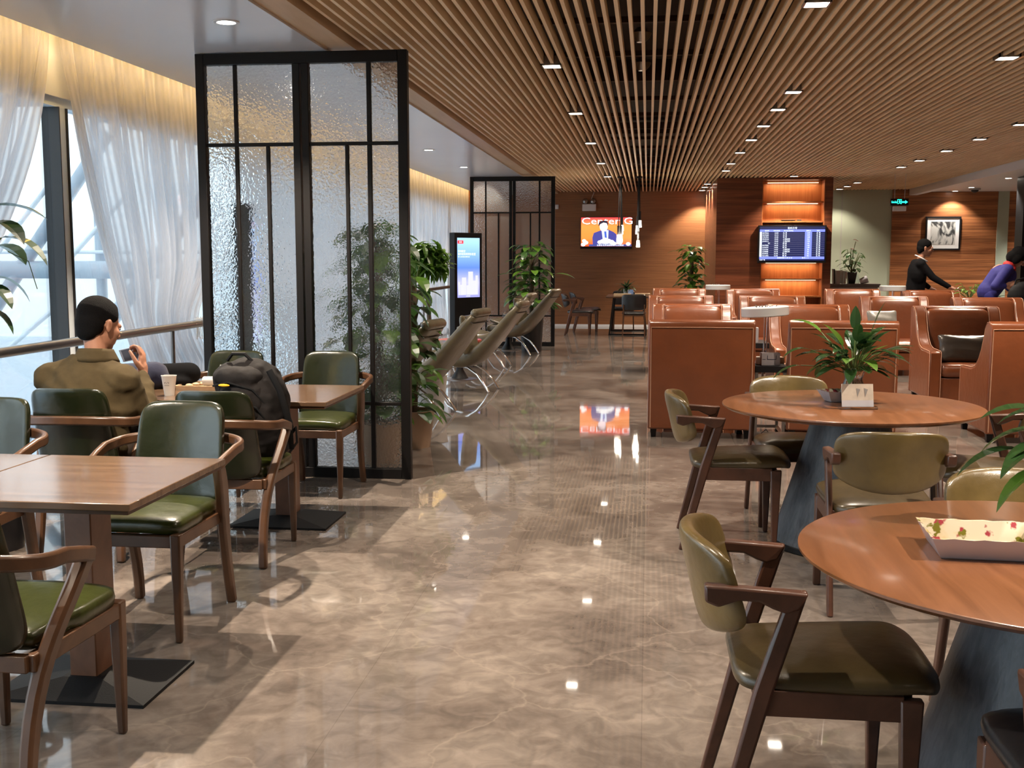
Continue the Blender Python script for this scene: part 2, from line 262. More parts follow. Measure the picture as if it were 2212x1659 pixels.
# ------------------------------------------------------------------ mesh builder
def V(*a): return Vector(a)
class B:
    def __init__(s): s.v = []; s.f = []; s.uv = {}
    def add(s, vs, fs, M=None):
        k = len(s.v)
        s.v += [tuple(M @ Vector(p)) if M else tuple(p) for p in vs]; s.f += [tuple(i + k for i in f) for f in fs]; return s
    def box(s, x0, x1, y0, y1, z0, z1, M=None):
        vs = [(x, y, z) for x in (x0, x1) for y in (y0, y1) for z in (z0, z1)]
        return s.add(vs, [(0, 1, 3, 2), (4, 6, 7, 5), (0, 4, 5, 1), (2, 3, 7, 6), (0, 2, 6, 4), (1, 5, 7, 3)], M)
    def prism(s, pts, axis, a, b, M=None):
        n = len(pts); vs = []
        for t in (a, b):
            for (p, q) in pts:
                vs.append({'x': (t, p, q), 'y': (p, t, q), 'z': (p, q, t)}[axis])
        fs = [tuple(range(n))[::-1], tuple(range(n, 2 * n))] + [(i, (i + 1) % n, n + (i + 1) % n, n + i) for i in range(n)]
        return s.add(vs, fs, M)
    def tube(s, pts, rad, n=8, flat=1, up=None, M=None):
        pts = [Vector(p) for p in pts]; k = len(pts); vs = []; fs = []
        if not hasattr(rad, '__len__'): rad = [rad] * k
        u = None
        for i, p in enumerate(pts):
            t = (pts[min(i + 1, k - 1)] - pts[max(i - 1, 0)]).normalized()
            if u is None:
                ref = Vector(up) if up else (V(0, 0, 1) if abs(t.z) < .9 else V(1, 0, 0))
                u = (ref - t * ref.dot(t)).normalized()
            else:
                u = (u - t * u.dot(t)).normalized()
            w_ = t.cross(u)
            for j in range(n):
                a = 2 * PI * j / n; vs.append(p + u * math.cos(a) * rad[i] + w_ * math.sin(a) * rad[i] * flat)
        for i in range(k - 1):
            for j in range(n):
                fs.append((i * n + j, i * n + (j + 1) % n, (i + 1) * n + (j + 1) % n, (i + 1) * n + j))
        fs += [tuple(range(n))[::-1], tuple(range((k - 1) * n, k * n))]
        return s.add(vs, fs, M)
    def bar(s, pts, w_, h, up=(0, 0, 1), M=None):   # rectangular section sweep
        pts = [Vector(p) for p in pts]; k = len(pts); vs = []; fs = []
        if not hasattr(w_, '__len__'): w_ = [w_] * k
        if not hasattr(h, '__len__'): h = [h] * k
        for i, p in enumerate(pts):
            t = (pts[min(i + 1, k - 1)] - pts[max(i - 1, 0)]).normalized(); u = Vector(up); u = (u - t * u.dot(t)).normalized(); x = t.cross(u)
            for a, b_ in ((-1, -1), (1, -1), (1, 1), (-1, 1)): vs.append(p + x * a * w_[i] / 2 + u * b_ * h[i] / 2)
        for i in range(k - 1):
            for j in range(4): fs.append((i * 4 + j, i * 4 + (j + 1) % 4, (i + 1) * 4 + (j + 1) % 4, (i + 1) * 4 + j))
        fs += [(3, 2, 1, 0), tuple(range((k - 1) * 4, k * 4))]
        return s.add(vs, fs, M)
    def lathe(s, prof, n=32, M=None, c=(0, 0, 0), caps=True):
        vs = []; fs = []; k = len(prof)
        for r, z in prof:
            for j in range(n):
                a = 2 * PI * j / n; vs.append((c[0] + r * math.cos(a), c[1] + r * math.sin(a), c[2] + z))
        for i in range(k - 1):
            for j in range(n): fs.append((i * n + j, i * n + (j + 1) % n, (i + 1) * n + (j + 1) % n, (i + 1) * n + j))
        if caps and prof[0][0] > 1e-5: fs.append(tuple(range(n))[::-1])
        if caps and prof[-1][0] > 1e-5: fs.append(tuple(range((k - 1) * n, k * n)))
        return s.add(vs, fs, M)
    def ell(s, c, r, n=14, R=None):
        vs = []; fs = []; m = n // 2
        rr = r if hasattr(r, '__len__') else (r, r, r)
        for i in range(m + 1):
            th = PI * i / m
            for j in range(n):
                a = 2 * PI * j / n; q = Vector((math.sin(th) * math.cos(a) * rr[0], math.sin(th) * math.sin(a) * rr[1], math.cos(th) * rr[2]))
                if R: q = R @ q
                vs.append(Vector(c) + q)
        for i in range(m):
            for j in range(n): fs.append((i * n + j, (i + 1) * n + j, (i + 1) * n + (j + 1) % n, i * n + (j + 1) % n))
        return s.add(vs, fs)
    def cap(s, a, b, ra, rb, n=12):   # tapered capsule
        a = Vector(a); b = Vector(b); t = (b - a).normalized(); pts = []; rad = []
        for k in range(5):
            th = PI / 2 * k / 4; pts.append(a - t * ra * math.cos(th)); rad.append(max(ra * math.sin(th), 1e-4))
        for k in range(5):
            th = PI / 2 * k / 4; pts.append(b + t * rb * math.sin(th)); rad.append(max(rb * math.cos(th), 1e-4))
        # frame
        ref = V(0, 0, 1) if abs(t.z) < .9 else V(1, 0, 0); u = (ref - t * ref.dot(t)).normalized(); x = t.cross(u); vs = []; fs = []
        for p, r in zip(pts, rad):
            for j in range(n):
                g = 2 * PI * j / n; vs.append(p + (u * math.cos(g) + x * math.sin(g)) * r)
        for i in range(len(pts) - 1):
            for j in range(n): fs.append((i * n + j, i * n + (j + 1) % n, (i + 1) * n + (j + 1) % n, (i + 1) * n + j))
        fs += [tuple(range(n))[::-1], tuple(range((len(pts) - 1) * n, len(pts) * n))]
        return s.add(vs, fs)
    def grid(s, fn, nu, nv, uv=False):
        k = len(s.v)
        for i in range(nu + 1):
            for j in range(nv + 1):
                s.v.append(tuple(fn(i / nu, j / nv)))
                if uv: s.uv[len(s.v) - 1] = (i / nu, j / nv)
        for i in range(nu):
            for j in range(nv):
                a = k + i * (nv + 1) + j; s.f.append((a, a + nv + 1, a + nv + 2, a + 1))
        return s
    def pad(s, W, H, T, p=6, q=3, n=18, fn=None):   # puffy rounded slab in local x (width), z (height), y (thickness); fn deforms
        def pt(a, b, side):
            x = math.sin(a * PI / 2); z = math.sin(b * PI / 2); m = max(abs(x), abs(z), 1e-6)
            k = m / max(1e-6, (abs(x) ** p + abs(z) ** p) ** (1 / p))
            d = (max(0, 1 - m ** q)) ** (1 / q)
            v = Vector((x * k * W / 2, side * d * T / 2, z * k * H / 2))
            return fn(v) if fn else v
        for side in (-1, 1):
            base = len(s.v)
            for i in range(n + 1):
                for j in range(n + 1): s.v.append(tuple(pt(-1 + 2 * i / n, -1 + 2 * j / n, side)))
            for i in range(n):
                for j in range(n):
                    a = base + i * (n + 1) + j; fc = (a, a + n + 1, a + n + 2, a + 1)
                    s.f.append(fc if side < 0 else fc[::-1])
        return s
    def leaf(s, p, d, L, Wd, droop=.5, up=V(0, 0, 1), n=6, fold=.25, tip=1.0):
        p = Vector(p); d = Vector(d).normalized(); side = d.cross(Vector(up))
        if side.length < 1e-3: side = V(1, 0, 0)
        side.normalize(); nn = side.cross(d).normalized(); base = len(s.v); pos = p.copy(); dd = d.copy()
        for i in range(n + 1):
            t = i / n; wd = Wd / 2 * (math.sin(PI * (t ** .8)) ** .8 if 0 < t < 1 else 0) + .0005
            nn_ = side.cross(dd).normalized()
            s.v += [tuple(pos - side * wd + nn_ * wd * fold), tuple(pos), tuple(pos + side * wd + nn_ * wd * fold)]
            dd = (dd + V(0, 0, -1) * droop / n).normalized(); pos = pos + dd * (L / n)
        for i in range(n):
            a = base + i * 3; s.f += [(a, a + 1, a + 4, a + 3), (a + 1, a + 2, a + 5, a + 4)]
        return s
    def mesh(s, name, mat, sharp=35):
        me = bpy.data.meshes.new(name); me.from_pydata([tuple(v) for v in s.v], [], s.f); me.validate(); me.update()
        if s.uv:
            L = me.uv_layers.new(name='UVMap')
            for lp in me.loops: L.data[lp.index].uv = s.uv.get(lp.vertex_index, (0, 0))
        if mat: me.materials.append(mat)
        if sharp:
            me.polygons.foreach_set('use_smooth', [True] * len(me.polygons)); me.set_sharp_from_angle(angle=math.radians(sharp))
        return me
    def obj(s, name, mat, parent=None, loc=None, rz=0, bevel=0, seg=2, sub=0, weld=False, recalc=True, sharp=35):
        me = s.mesh(name, mat, sharp)
        if weld or recalc:
            bm = bmesh.new(); bm.from_mesh(me)
            if weld: bmesh.ops.remove_doubles(bm, verts=bm.verts, dist=1e-5)
            if recalc: bmesh.ops.recalc_face_normals(bm, faces=bm.faces)
            bm.to_mesh(me); bm.free()
            if sharp: me.set_sharp_from_angle(angle=math.radians(sharp))
        o = bpy.data.objects.new(name, me); COL.objects.link(o)
        if parent: o.parent = parent
        if loc: o.location = loc
        if rz: o.rotation_euler = (0, 0, rz)
        if bevel:
            md = o.modifiers.new('bevel', 'BEVEL'); md.width = bevel; md.segments = seg; md.limit_method = 'ANGLE'; md.angle_limit = math.radians(40); md.harden_normals = False
        if sub:
            md = o.modifiers.new('sub', 'SUBSURF'); md.levels = sub; md.render_levels = sub
        return o
    def fused(s, name, mat, parent=None, vox=.01, it=4, loc=None, rz=0):   # union of overlapping shapes as one continuous skin
        me = s.mesh(name + '_raw', None, 0); o = bpy.data.objects.new(name + '_raw', me); COL.objects.link(o)
        r = o.modifiers.new('r', 'REMESH'); r.mode = 'VOXEL'; r.voxel_size = vox
        if it: q = o.modifiers.new('s', 'SMOOTH'); q.iterations = it; q.factor = .5
        dg = bpy.context.evaluated_depsgraph_get(); nm = bpy.data.meshes.new_from_object(o.evaluated_get(dg)); nm.name = name
        bpy.data.objects.remove(o); bpy.data.meshes.remove(me)
        nm.materials.clear(); nm.materials.append(mat); nm.polygons.foreach_set('use_smooth', [True] * len(nm.polygons))
        o = bpy.data.objects.new(name, nm); COL.objects.link(o)
        if parent: o.parent = parent
        if loc: o.location = loc
        if rz: o.rotation_euler = (0, 0, rz)
        return o
def tag(o, label=None, cat=None, group=None, kind=None):
    if label: o['label'] = label
    if cat: o['category'] = cat
    if group: o['group'] = group
    if kind: o['kind'] = kind
    return o
def thing(name, label, cat, loc=(0, 0, 0), rz=0, group=None):
    o = bpy.data.objects.new(name, None); COL.objects.link(o); o.location = loc; o.rotation_euler = (0, 0, rz); o.empty_display_size = .1
    return tag(o, label, cat, group)
def dup(root, loc, rz=None, label=None, group=None):
    def cp(o, par):
        c = o.copy(); COL.objects.link(c)
        if par: c.parent = par
        for ch in o.children: cp(ch, c)
        return c
    r = cp(root, None); r.location = loc
    if rz is not None: r.rotation_euler = (0, 0, rz)
    if label: r['label'] = label
    if group: r['group'] = group
    return r
def struct(b, name, mat, **k):
    return tag(b.obj(name, mat, **k), kind='structure')
def text_mesh(items, name, mat, parent, M=None, depth=.0015):
    # items: (string, x, z, size, align) laid on the local XZ plane facing -Y
    b = B(); dg = None
    for st, x, z, size, al in items:
        cu = bpy.data.curves.new('t', 'FONT'); cu.body = st; cu.size = size; cu.align_x = al; cu.resolution_u = 2
        o = bpy.data.objects.new('t', cu); COL.objects.link(o); dg = bpy.context.evaluated_depsgraph_get(); dg.update()
        me = bpy.data.meshes.new_from_object(o.evaluated_get(dg))
        vs = [(v.co.x + x, 0, v.co.y + z) for v in me.vertices]; b.add(vs, [tuple(p.vertices) for p in me.polygons], M)
        bpy.data.objects.remove(o); bpy.data.curves.remove(cu); bpy.data.meshes.remove(me)
    return b.obj(name, mat, parent, recalc=False, sharp=0)
# ------------------------------------------------------------------ the setting
FARY = 24.6
struct(B().box(-4.6, 9.7, -4.2, 25, -.12, 0), 'floor', MT['floor'])
b = B()
for i in range(99):
    x = -1.925 + i * .0745; b.box(x, x + .0225, -4, FARY, 2.94, 3.02)
struct(b, 'ceiling', MT['slat'])
b = B().box(-2.2, 5.8, -4.1, FARY, 3.5, 3.56).box(-2.2, -2.15, -4.1, FARY, 2.99, 3.5).box(5.75, 5.8, -4.1, FARY, 3.0, 3.5).box(-2.2, 5.8, -4.15, -4.1, 2.9, 3.5).box(1.2, 5.8, FARY, FARY + .05, 2.95, 3.5)
struct(b, 'ceiling_void', MT['dark'])
b = B()
for i in range(24): b.box(-2.1, 5.7, -3.4 + i * 1.2, -3.36 + i * 1.2, 3.022, 3.06)
for i in range(5): b.box(-2.1, 5.7, 1 + i * 5.1, 1.35 + i * 5.1, 3.28, 3.44)
struct(b, 'trim_3', MT['cross'])
struct(B().box(-3.68, -2.15, -4.1, FARY, 2.89, 2.985), 'ceiling_soffit', MT['soffit'])
struct(B().box(-2.15, -1.965, -4.1, FARY, 2.905, 2.99), 'trim_1', MT['fascia'])
struct(B().box(-4.3, -3.68, -4.1, FARY, 3.16, 3.22).box(-4.25, -4.06, -4.1, FARY, 2.62, 3.16).box(-3.74, -3.69, -4.1, FARY, 2.985, 2.995), 'wall_left', MT['white'])
struct(B().box(-3.75, -3.705, -4, FARY - .05, 2.996, 3.008), 'trim_4', MT['cove'])
# far walls
struct(B().box(-4.3, 1.3, FARY, FARY + .2, 0, 3.56), 'wall_back', MT['farwood'])
struct(B().box(-3.9, 1.21, FARY - .015, FARY, 0, .05), 'baseboard_back', MT['white'])
tw = B().box(1.217, 2.023, 20.6, FARY, 0, 2.938).box(3.12, 3.257, 20.6, FARY, 0, 2.938).box(2.023, 3.12, 20.96, FARY, 0, 2.938).box(2.023, 3.12, 20.6, 20.96, 2.90, 2.938)
struct(tw, 'wall_tower', MT['redwood'])
struct(B().box(3.257, 5.11, FARY, FARY + .2, 0, 3.2), 'wall_glass', MT['palegreen'])
struct(B().box(4.075, 4.09, FARY - .004, FARY, 0, 2.94), 'trim_5', MT['grey'])
struct(B().box(5.11, 9.7, FARY - .06, FARY + .2, 0, 3.2), 'wall_far_right', MT['stripwood'])
struct(B().box(7.24, 7.46, FARY - .085, FARY - .06, 0, 2.89), 'trim_6', MT['palegreen'])
struct(B().box(9.5, 9.7, -4.2, FARY, 0, 3.2), 'wall_right', MT['stripwood'])
struct(B().box(-4.6, 9.7, -4.4, -4.2, 0, 3.2), 'wall_front', MT['fascia'])
struct(B().box(5.56, 9.6, -4.1, FARY, 2.89, 2.96), 'ceiling_right', MT['white'])
struct(B().box(5.44, 5.60, -4.1, FARY, 2.82, 3.02), 'trim_7', MT['white'])
struct(B().box(6.29, 6.66, 19.9, 20.3, 0, 2.89), 'wall_pillar', MT['black'])
# window bays
ys = [-4.0, -.1, 3.7, 7.5, 11.15, 14.8, 18.5, 22.2, 24.55]
for i in range(len(ys) - 1):
    y0, y1 = ys[i], ys[i + 1]
    f = B().box(-4.20, -4.09, y1 - .05, y1 + .05, 0, 2.62).box(-4.20, -4.09, y0 + .05, y1 - .05, 0, .07).box(-4.20, -4.09, y0 + .05, y1 - .05, 2.56, 2.62)
    if i == 0: f.box(-4.20, -4.09, y0 - .1, y0 + .05, 0, 2.62)
    wo = struct(f, 'window_%d' % (i + 1), MT['alu'])
    g = B()
    for yy in (y1 - .062, y1 + .05): g.box(-4.205, -4.075, yy, yy + .012, .07, 2.56)
    g.obj('gasket', MT['gasket'], wo)
    B().box(-4.155, -4.145, y0 + .05, y1 - .05, .07, 2.56).obj('pane', MT['clear'], wo)

# steel truss outside the glass
tr = thing('steel_truss', 'white tubular steel truss standing outside the glass wall', 'truss', (-6.4, 12, -.6))
def trs(name, a, c_, r, m=None): B().tube([V(*a) - V(-6.4, 12, -.6), V(*c_) - V(-6.4, 12, -.6)], r, 14).obj(name, m or MT['truss'], tr)
for zz in (1.38, -.35, 3.3): trs('chord', (-11, 12, zz), (-4.7, 12, zz), .10)
trs('brace', (-8.6, 12, -.6), (-6.0, 12, 2.9), .075)
trs('brace', (-7.3, 12, -.7), (-4.9, 12, 2.2), .085)
trs('brace', (-10, 12, .4), (-7.4, 12, 3.4), .07)
trs('post', (-6.25, 12.2, -.6), (-6.25, 12.2, 3.5), .06)
trs('post', (-5.6, 13, -.6), (-5.9, 13, 3.5), .12)
trs('strut', (-8.4, 11.4, -.6), (-6.35, 11.4, 1.0), .025, MT['alu'])
trs('strut', (-7.6, 11.4, .9), (-6.3, 11.4, 2.4), .025, MT['alu'])
trs('strut', (-6.4, 11.4, 1.3), (-5.5, 11.4, 2.2), .025, MT['alu'])
trs('tie_rod', (-11, 12.1, 1.58), (-4.7, 12.1, 1.58), .02, MT['alu'])
struct(B().box(-40, -4.6, -20, 60, -3.2, -3.0), 'ground_outside', MT['truss'])

# handrail
hr = thing('handrail', 'long round steel handrail along the glass wall behind the tied curtains', 'handrail', (-3.82, 10, 0))
B().tube([(0, -14, .955), (0, 14.4, .955)], .032, 16).obj('rail', MT['steel'], hr)
for y in (-12.5, -8.9, -5.1, -1.4, 1.4, 5.1, 8.8, 12.5):
    B().tube([(0, y, 0), (0, y, .93)], .017, 10).obj('post', MT['steel'], hr)

# curtains
def curtain(name, lab, yl, yr, folds=12, amp=.05, top=3.06, xb=-3.99):
    def fn(s, t):
        z = top + (.02 - top) * t; a, c_ = yl(z), yr(z)
        ss = s + .012 * math.sin(s * 23 + z * .8); y = a + (c_ - a) * ss
        x = xb + amp * math.sin(2 * PI * folds * s + 1.1 * math.sin(z * 1.3)) + amp * .5 * math.sin(2 * PI * folds * .41 * s + z)
        return (x, y, z)
    o = B().grid(fn, 150, 26, uv=True).obj(name, MT['sheer'], recalc=False, sharp=80)
    tag(o, lab, 'curtain', 'sheer curtains along the windows'); return o
curtain('sheer_curtain', 'white sheer curtain at the left picture edge, swept away from the bare pane', lambda z: 4.75, lambda z: 7.22 - 1.7 * ((3.06 - z) / 3) ** 1.7 * 1.5 if z > .95 else 5.3, 9)
ca = curtain('sheer_curtain', 'white sheer curtain beside the first screen, gathered on the handrail behind the seated man', lambda z: 7.36 + 1.3 * ((3.06 - z) / 3) ** 1.6, lambda z: 9.88 - .50 * math.exp(-((z - .95) / .38) ** 2) - (.15 if z < .6 else 0), 10)
curtain('sheer_curtain', 'white sheer curtain seen through the patterned glass of the first screen', lambda z: 9.97 + 1.85 * ((3.06 - z) / 3) ** 1.1, lambda z: 13.6, 12)
curtain('sheer_curtain', 'white sheer curtain behind the umbrella tree', lambda z: 13.7, lambda z: 18.2, 20)
curtain('sheer_curtain', 'white sheer curtain just left of the black advertising kiosk', lambda z: 18.3 + .0 * z, lambda z: 22.0 - .5 * math.exp(-((z - .95) / .6) ** 2), 15)
curtain('sheer_curtain', 'farthest white sheer curtain, seen through the second screen', lambda z: 22.1, lambda z: 24.5, 10)
# tie with fringe on the second curtain
b = B()
for k in range(26):
    a = 2 * PI * k / 26
    b.tube([(-3.86 + .07 * math.cos(a), 9.36 + .06 * math.sin(a), 1.0), (-3.84 + .09 * math.cos(a), 9.37 + .09 * math.sin(a), .93), (-3.83 + .10 * math.cos(a), 9.38 + .12 * math.sin(a), .80 + .03 * random.random())], .003, 5)
b.tube([(-3.86 + .085 * math.cos(2 * PI * k / 20), 9.37 + .085 * math.sin(2 * PI * k / 20), .985 + .015 * math.cos(2 * PI * k / 20)) for k in range(21)], .012, 8)
b.obj('tieback', MT['paper'], ca)

# ------------------------------------------------------------------ ceiling lights
ORD = ['nearest', 'second', 'third', 'fourth', 'fifth', 'sixth', 'seventh', 'eighth', 'ninth', 'tenth', 'eleventh', 'twelfth', 'thirteenth', 'fourteenth']
def square_spot(x, y, z, power, lab, grp, s=.15, **k):
    t = thing('ceiling_spotlight', lab, 'ceiling light', (x, y, z), 0, grp)
    b = B(); h = s / 2
    for a in ((-h, h, -h, -h + .012), (-h, h, h - .012, h), (-h, -h + .012, -h, h), (h - .012, h, -h, h)): b.box(*a, -.012, .05)
    b.box(-h, h, -h, h, .05, .056)
    hs_ = b.obj('housing', MT['steel'], t)
    B().box(-h + .02, h - .02, -h + .02, h - .02, -.004, .004).obj('lens', MT['glow'], hs_)
    for sx in (-1, 1): B().lathe([(.001, .06), (.03, .062), (.034, .09), (.02, .13), (.001, .135)], 12, c=(sx * .04, 0, 0)).obj('lamp_head', MT['steel'], t)
    if power: spot(0, 0, -.02, power, parent=t, **k)
    return t
def round_down(x, y, z, power, lab, grp, r=.055, **k):
    t = thing('downlight', lab, 'ceiling light', (x, y, z), 0, grp)
    B().lathe([(r, -.006), (r + .02, -.006), (r + .022, 0), (r + .02, .004), (r, .002), (r, -.006)], 24, caps=False).obj('trim_ring', MT['white'], t)
    B().lathe([(.0, -.003), (r, -.003), (r, .0), (0, .0)], 20).obj('lens', MT['glow'], t)
    if power: spot(0, 0, -.02, power, parent=t, **k)
    return t
WARM = (1, .80, .60); NEU = (1, .93, .85)
PW = 1.0
rowL = [2.6, 5.55, 8.45, 11.2, 14.1, 17.1, 19.9]
for i, y in enumerate(rowL): square_spot(-.73, y, 2.94, 85 * PW, '%s from the camera in the left row of square spotlights between the ceiling slats' % ORD[i], 'square spotlights, left row')
rowR = [(0.92, 3.4), (.92, 6.6), (1.22, 10.0), (1.22, 11.15), (1.22, 12.5), (1.22, 13.95), (1.22, 15.6), (1.23, 17.4), (1.25, 18.8), (1.12, 22.1), (1.12, 23.1), (1.12, 24.2)]
for i, (x, y) in enumerate(rowR): square_spot(x, y, 2.94, (75 if i < 2 else 125) * PW, '%s from the camera in the middle row of square spotlights over the armchairs' % ORD[i], 'square spotlights, middle row')
for i, y in enumerate([2.7, 5.7, 8.5, 20.2]): square_spot(2.52, y, 2.94, (300 if i < 2 else 150) * PW, '%s from the camera in the third row of square spotlights' % ORD[i], 'square spotlights, third row', size=.02)
for i, y in enumerate([8.6, 12.7, 14.2, 15.7, 17.2, 18.4, 22.1, 23.2, 24.1]): square_spot(3.94, y, 2.94, (125 if y < 23.5 else 55) * PW, '%s from the camera in the right row of square spotlights' % ORD[i], 'square spotlights, right row')
for i, (x, y) in enumerate([(-2.46, .6), (-2.28, 3.6), (-2.47, 6.45)]): round_down(x, y, 2.89, [50, 330, 300][i] * PW, '%s round downlight in the white ceiling above the green chairs' % ORD[i], 'downlights in the left white ceiling', size=.022, color=(1, .84, .66))
for i, y in enumerate([8.9, 11.5, 14.25, 17.0, 19.2, 22]): round_down(-2.81, y, 2.89, 85 * PW, '%s round downlight in the white ceiling above the lounge chairs' % ORD[i], 'downlights in the left white ceiling')
for i, (x, y) in enumerate([(6.2, 20.5), (6.3, 23.1), (6.31, 24.3), (8.2, 23.4), (7.8, 16)]): round_down(x, y, 2.89, (150 if i != 2 else 70) * PW, 'round downlight in the right white ceiling, %s from the camera' % ORD[i], 'downlights in the right white ceiling', color=NEU)
# sprinkler-like discs up in the void
for i, y in enumerate([8.07, 9.28]):
    o = B().lathe([(0, 3.02), (.03, 3.02), (.06, 3.05), (.075, 3.08), (.03, 3.12), (0, 3.12)], 18).obj('smoke_detector', MT['steel'], loc=(-.07, y, 0)); tag(o, '%s dull disc detector above the slats near the middle of the ceiling' % ['nearer', 'farther'][i], 'detector', 'detectors above the slats')
dc = thing('dome_camera', 'small dark dome camera under the right white ceiling', 'camera', (6.45, 23.4, 2.89))
B().lathe([(0, 0), (.11, 0), (.11, -.03), (.08, -.035)], 20).obj('mount', MT['grey'], dc)
B().ell((0, 0, -.03), (.075, .075, .06), 16).obj('dome', MT['black'], dc)

# ------------------------------------------------------------------ hammered glass screens
def screen(y, xl, xr, lab):
    t = thing('glass_screen', lab, 'screen', ((xl + xr) / 2, y, 0), 0, 'patterned glass screens')
    W = xr - xl; L = -W / 2; R = W / 2; top = 2.885; d = .03; zb = .07
    def bx(name, x0, x1, z0, z1, m='frame', dd=d): B().box(x0, x1, -dd, dd, z0, z1).obj(name, MT[m], t, bevel=.003 if m == 'frame' else 0, seg=1)
    bx('stile', L, L + .06, 0, top); bx('stile', R - .065, R, 0, top); bx('stile', -.055, -.006, zb, top - .075); bx('stile', .006, .055, zb, top - .075)
    bx('top_rail', L + .06, R - .065, top - .075, top); bx('bottom_rail', L + .06, R - .065, 0, zb)
    hz = 2.28; lz = .52; v1 = L + .06 + .21; v2 = L + .06 + .43; w1 = R - .065 - .20; w2 = .055 + .255
    def mun(x0, x1, z0, z1): bx('glazing_bar', x0, x1, z0, z1, 'frame', .016)
    q = .012
    mun(L + .06, -.055, hz - q, hz + q); mun(.055, R - .065, hz - q, hz + q)
    mun(v1 - q, v1 + q, zb, hz - q); mun(v1 - q, v1 + q, hz + q, top - .075); mun(w1 - q - .003, w1 + q + .003, zb, hz - q); mun(w1 - q - .003, w1 + q + .003, hz + q, top - .075)
    mun(v2 - q, v2 + q, lz + q, hz - q); mun(w2 - q, w2 + q, lz + q, hz - q)
    mun(L + .06, v1 - q, lz - q, lz + q); mun(v1 + q, -.055, lz - q, lz + q); mun(.055, w1 - q, lz - q, lz + q); mun(w1 + q, R - .065, lz - q, lz + q)
    for x0, x1 in ((L + .06, -.055), (.055, R - .065)):
        B().box(x0, x1, -.004, .004, zb, top - .075).obj('glass_pane', MT['glass'], t)
    return t
screen(7.42, -3.06, -1.60, 'large black-framed patterned glass screen right behind the square dining tables')
screen(19.05, -3.04, -1.58, 'farther black-framed patterned glass screen behind the lounge chairs')

# ------------------------------------------------------------------ green leather chairs (face local +y)
def green_chair(lab):
    t = thing('leather_armchair', lab, 'chair', (0, 0, 0), 0, 'green leather chairs at the square tables')
    for sx in (-1, 1):
        B().bar([(sx * .205, .265, 0), (sx * .205, .262, .30), (sx * .205, .262, .44)], [.026, .040, .042], [.026, .040, .042], up=(0, 1, 0)).obj('leg', MT['walnut'], t, bevel=.007)
        pts = []
        for k in range(13):
            u = k / 12; P0, P1, P2, P3 = V(sx * .270, -.02, .668), V(sx * .255, -.13, .50), V(sx * .19, -.22, .40), V(sx * .215, -.275, 0)
            pts.append(P0 * (1 - u) ** 3 + P1 * 3 * u * (1 - u) ** 2 + P2 * 3 * u * u * (1 - u) + P3 * u ** 3)
        B().bar(pts, [.040] * 13, [.056 + .010 * math.sin(PI * k / 12) - .018 * (k / 12) for k in range(13)], up=(0, 1, .3)).obj('leg', MT['walnut'], t, bevel=.010)
    # arm hoop: from one front corner round the back to the other
    pts = []
    for k in range(41):
        a = -PI / 2 + PI * k / 40   # around the back
        x = .292 * math.sin(a); c_ = math.cos(a); y = -.16 - .205 * max(0, c_) ** .55
        pts.append((x, y, .705 + .025 * max(0, c_)))
    full = [(-.278, .005, .664), (-.286, -.07, .684)] + pts + [(.286, -.07, .684), (.278, .005, .664)]
    B().bar(full, .026, .046).obj('arm_hoop', MT['walnut'], t, bevel=.009)
    f = B().box(-.205, .205, .245, .278, .385, .435).box(-.205, .205, -.235, -.205, .385, .435).box(-.222, -.19, -.22, .25, .385, .435).box(.19, .222, -.22, .25, .385, .435)
    f.obj('seat_frame', MT['walnut'], t, bevel=.004)
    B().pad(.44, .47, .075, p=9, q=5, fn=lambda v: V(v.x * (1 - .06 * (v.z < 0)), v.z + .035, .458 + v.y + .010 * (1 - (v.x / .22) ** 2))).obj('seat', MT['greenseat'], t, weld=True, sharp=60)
    def fb(v):
        zz = v.z + .225; x = v.x * (1 - .07 * (zz / .45)); y = v.y + .055 * (x / .22) ** 2 - .23 - .11 * zz / .45 - .02
        return V(x, y, .437 + zz)
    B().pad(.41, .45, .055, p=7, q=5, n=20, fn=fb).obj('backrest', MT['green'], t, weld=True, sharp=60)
    return t
gc = green_chair('green leather armchair facing the camera across the nearest square table, seat tucked beneath')
gc.location = (-2.03, 4.34, 0); gc.rotation_euler.z = PI
dup(gc, (-1.87, 2.99, 0), math.radians(-2), 'foreground green leather armchair cut by the bottom left picture corner')
dup(gc, (-2.83, 5.42, 0), math.radians(3), 'green leather armchair with the seated man in it')
dup(gc, (-2.075, 5.405, 0), math.radians(1), 'green leather armchair with the black backpack on it')
dup(gc, (-2.12, 7.0, 0), PI, 'green leather armchair facing the camera against the glass screen, at the right table end')
dup(gc, (-2.78, 6.97, 0), PI, 'green leather armchair facing the camera behind the backpack, beyond the table')
dup(gc, (-2.94, 4.36, 0), PI + .05, 'green leather armchair at the left picture edge beyond the nearest table')

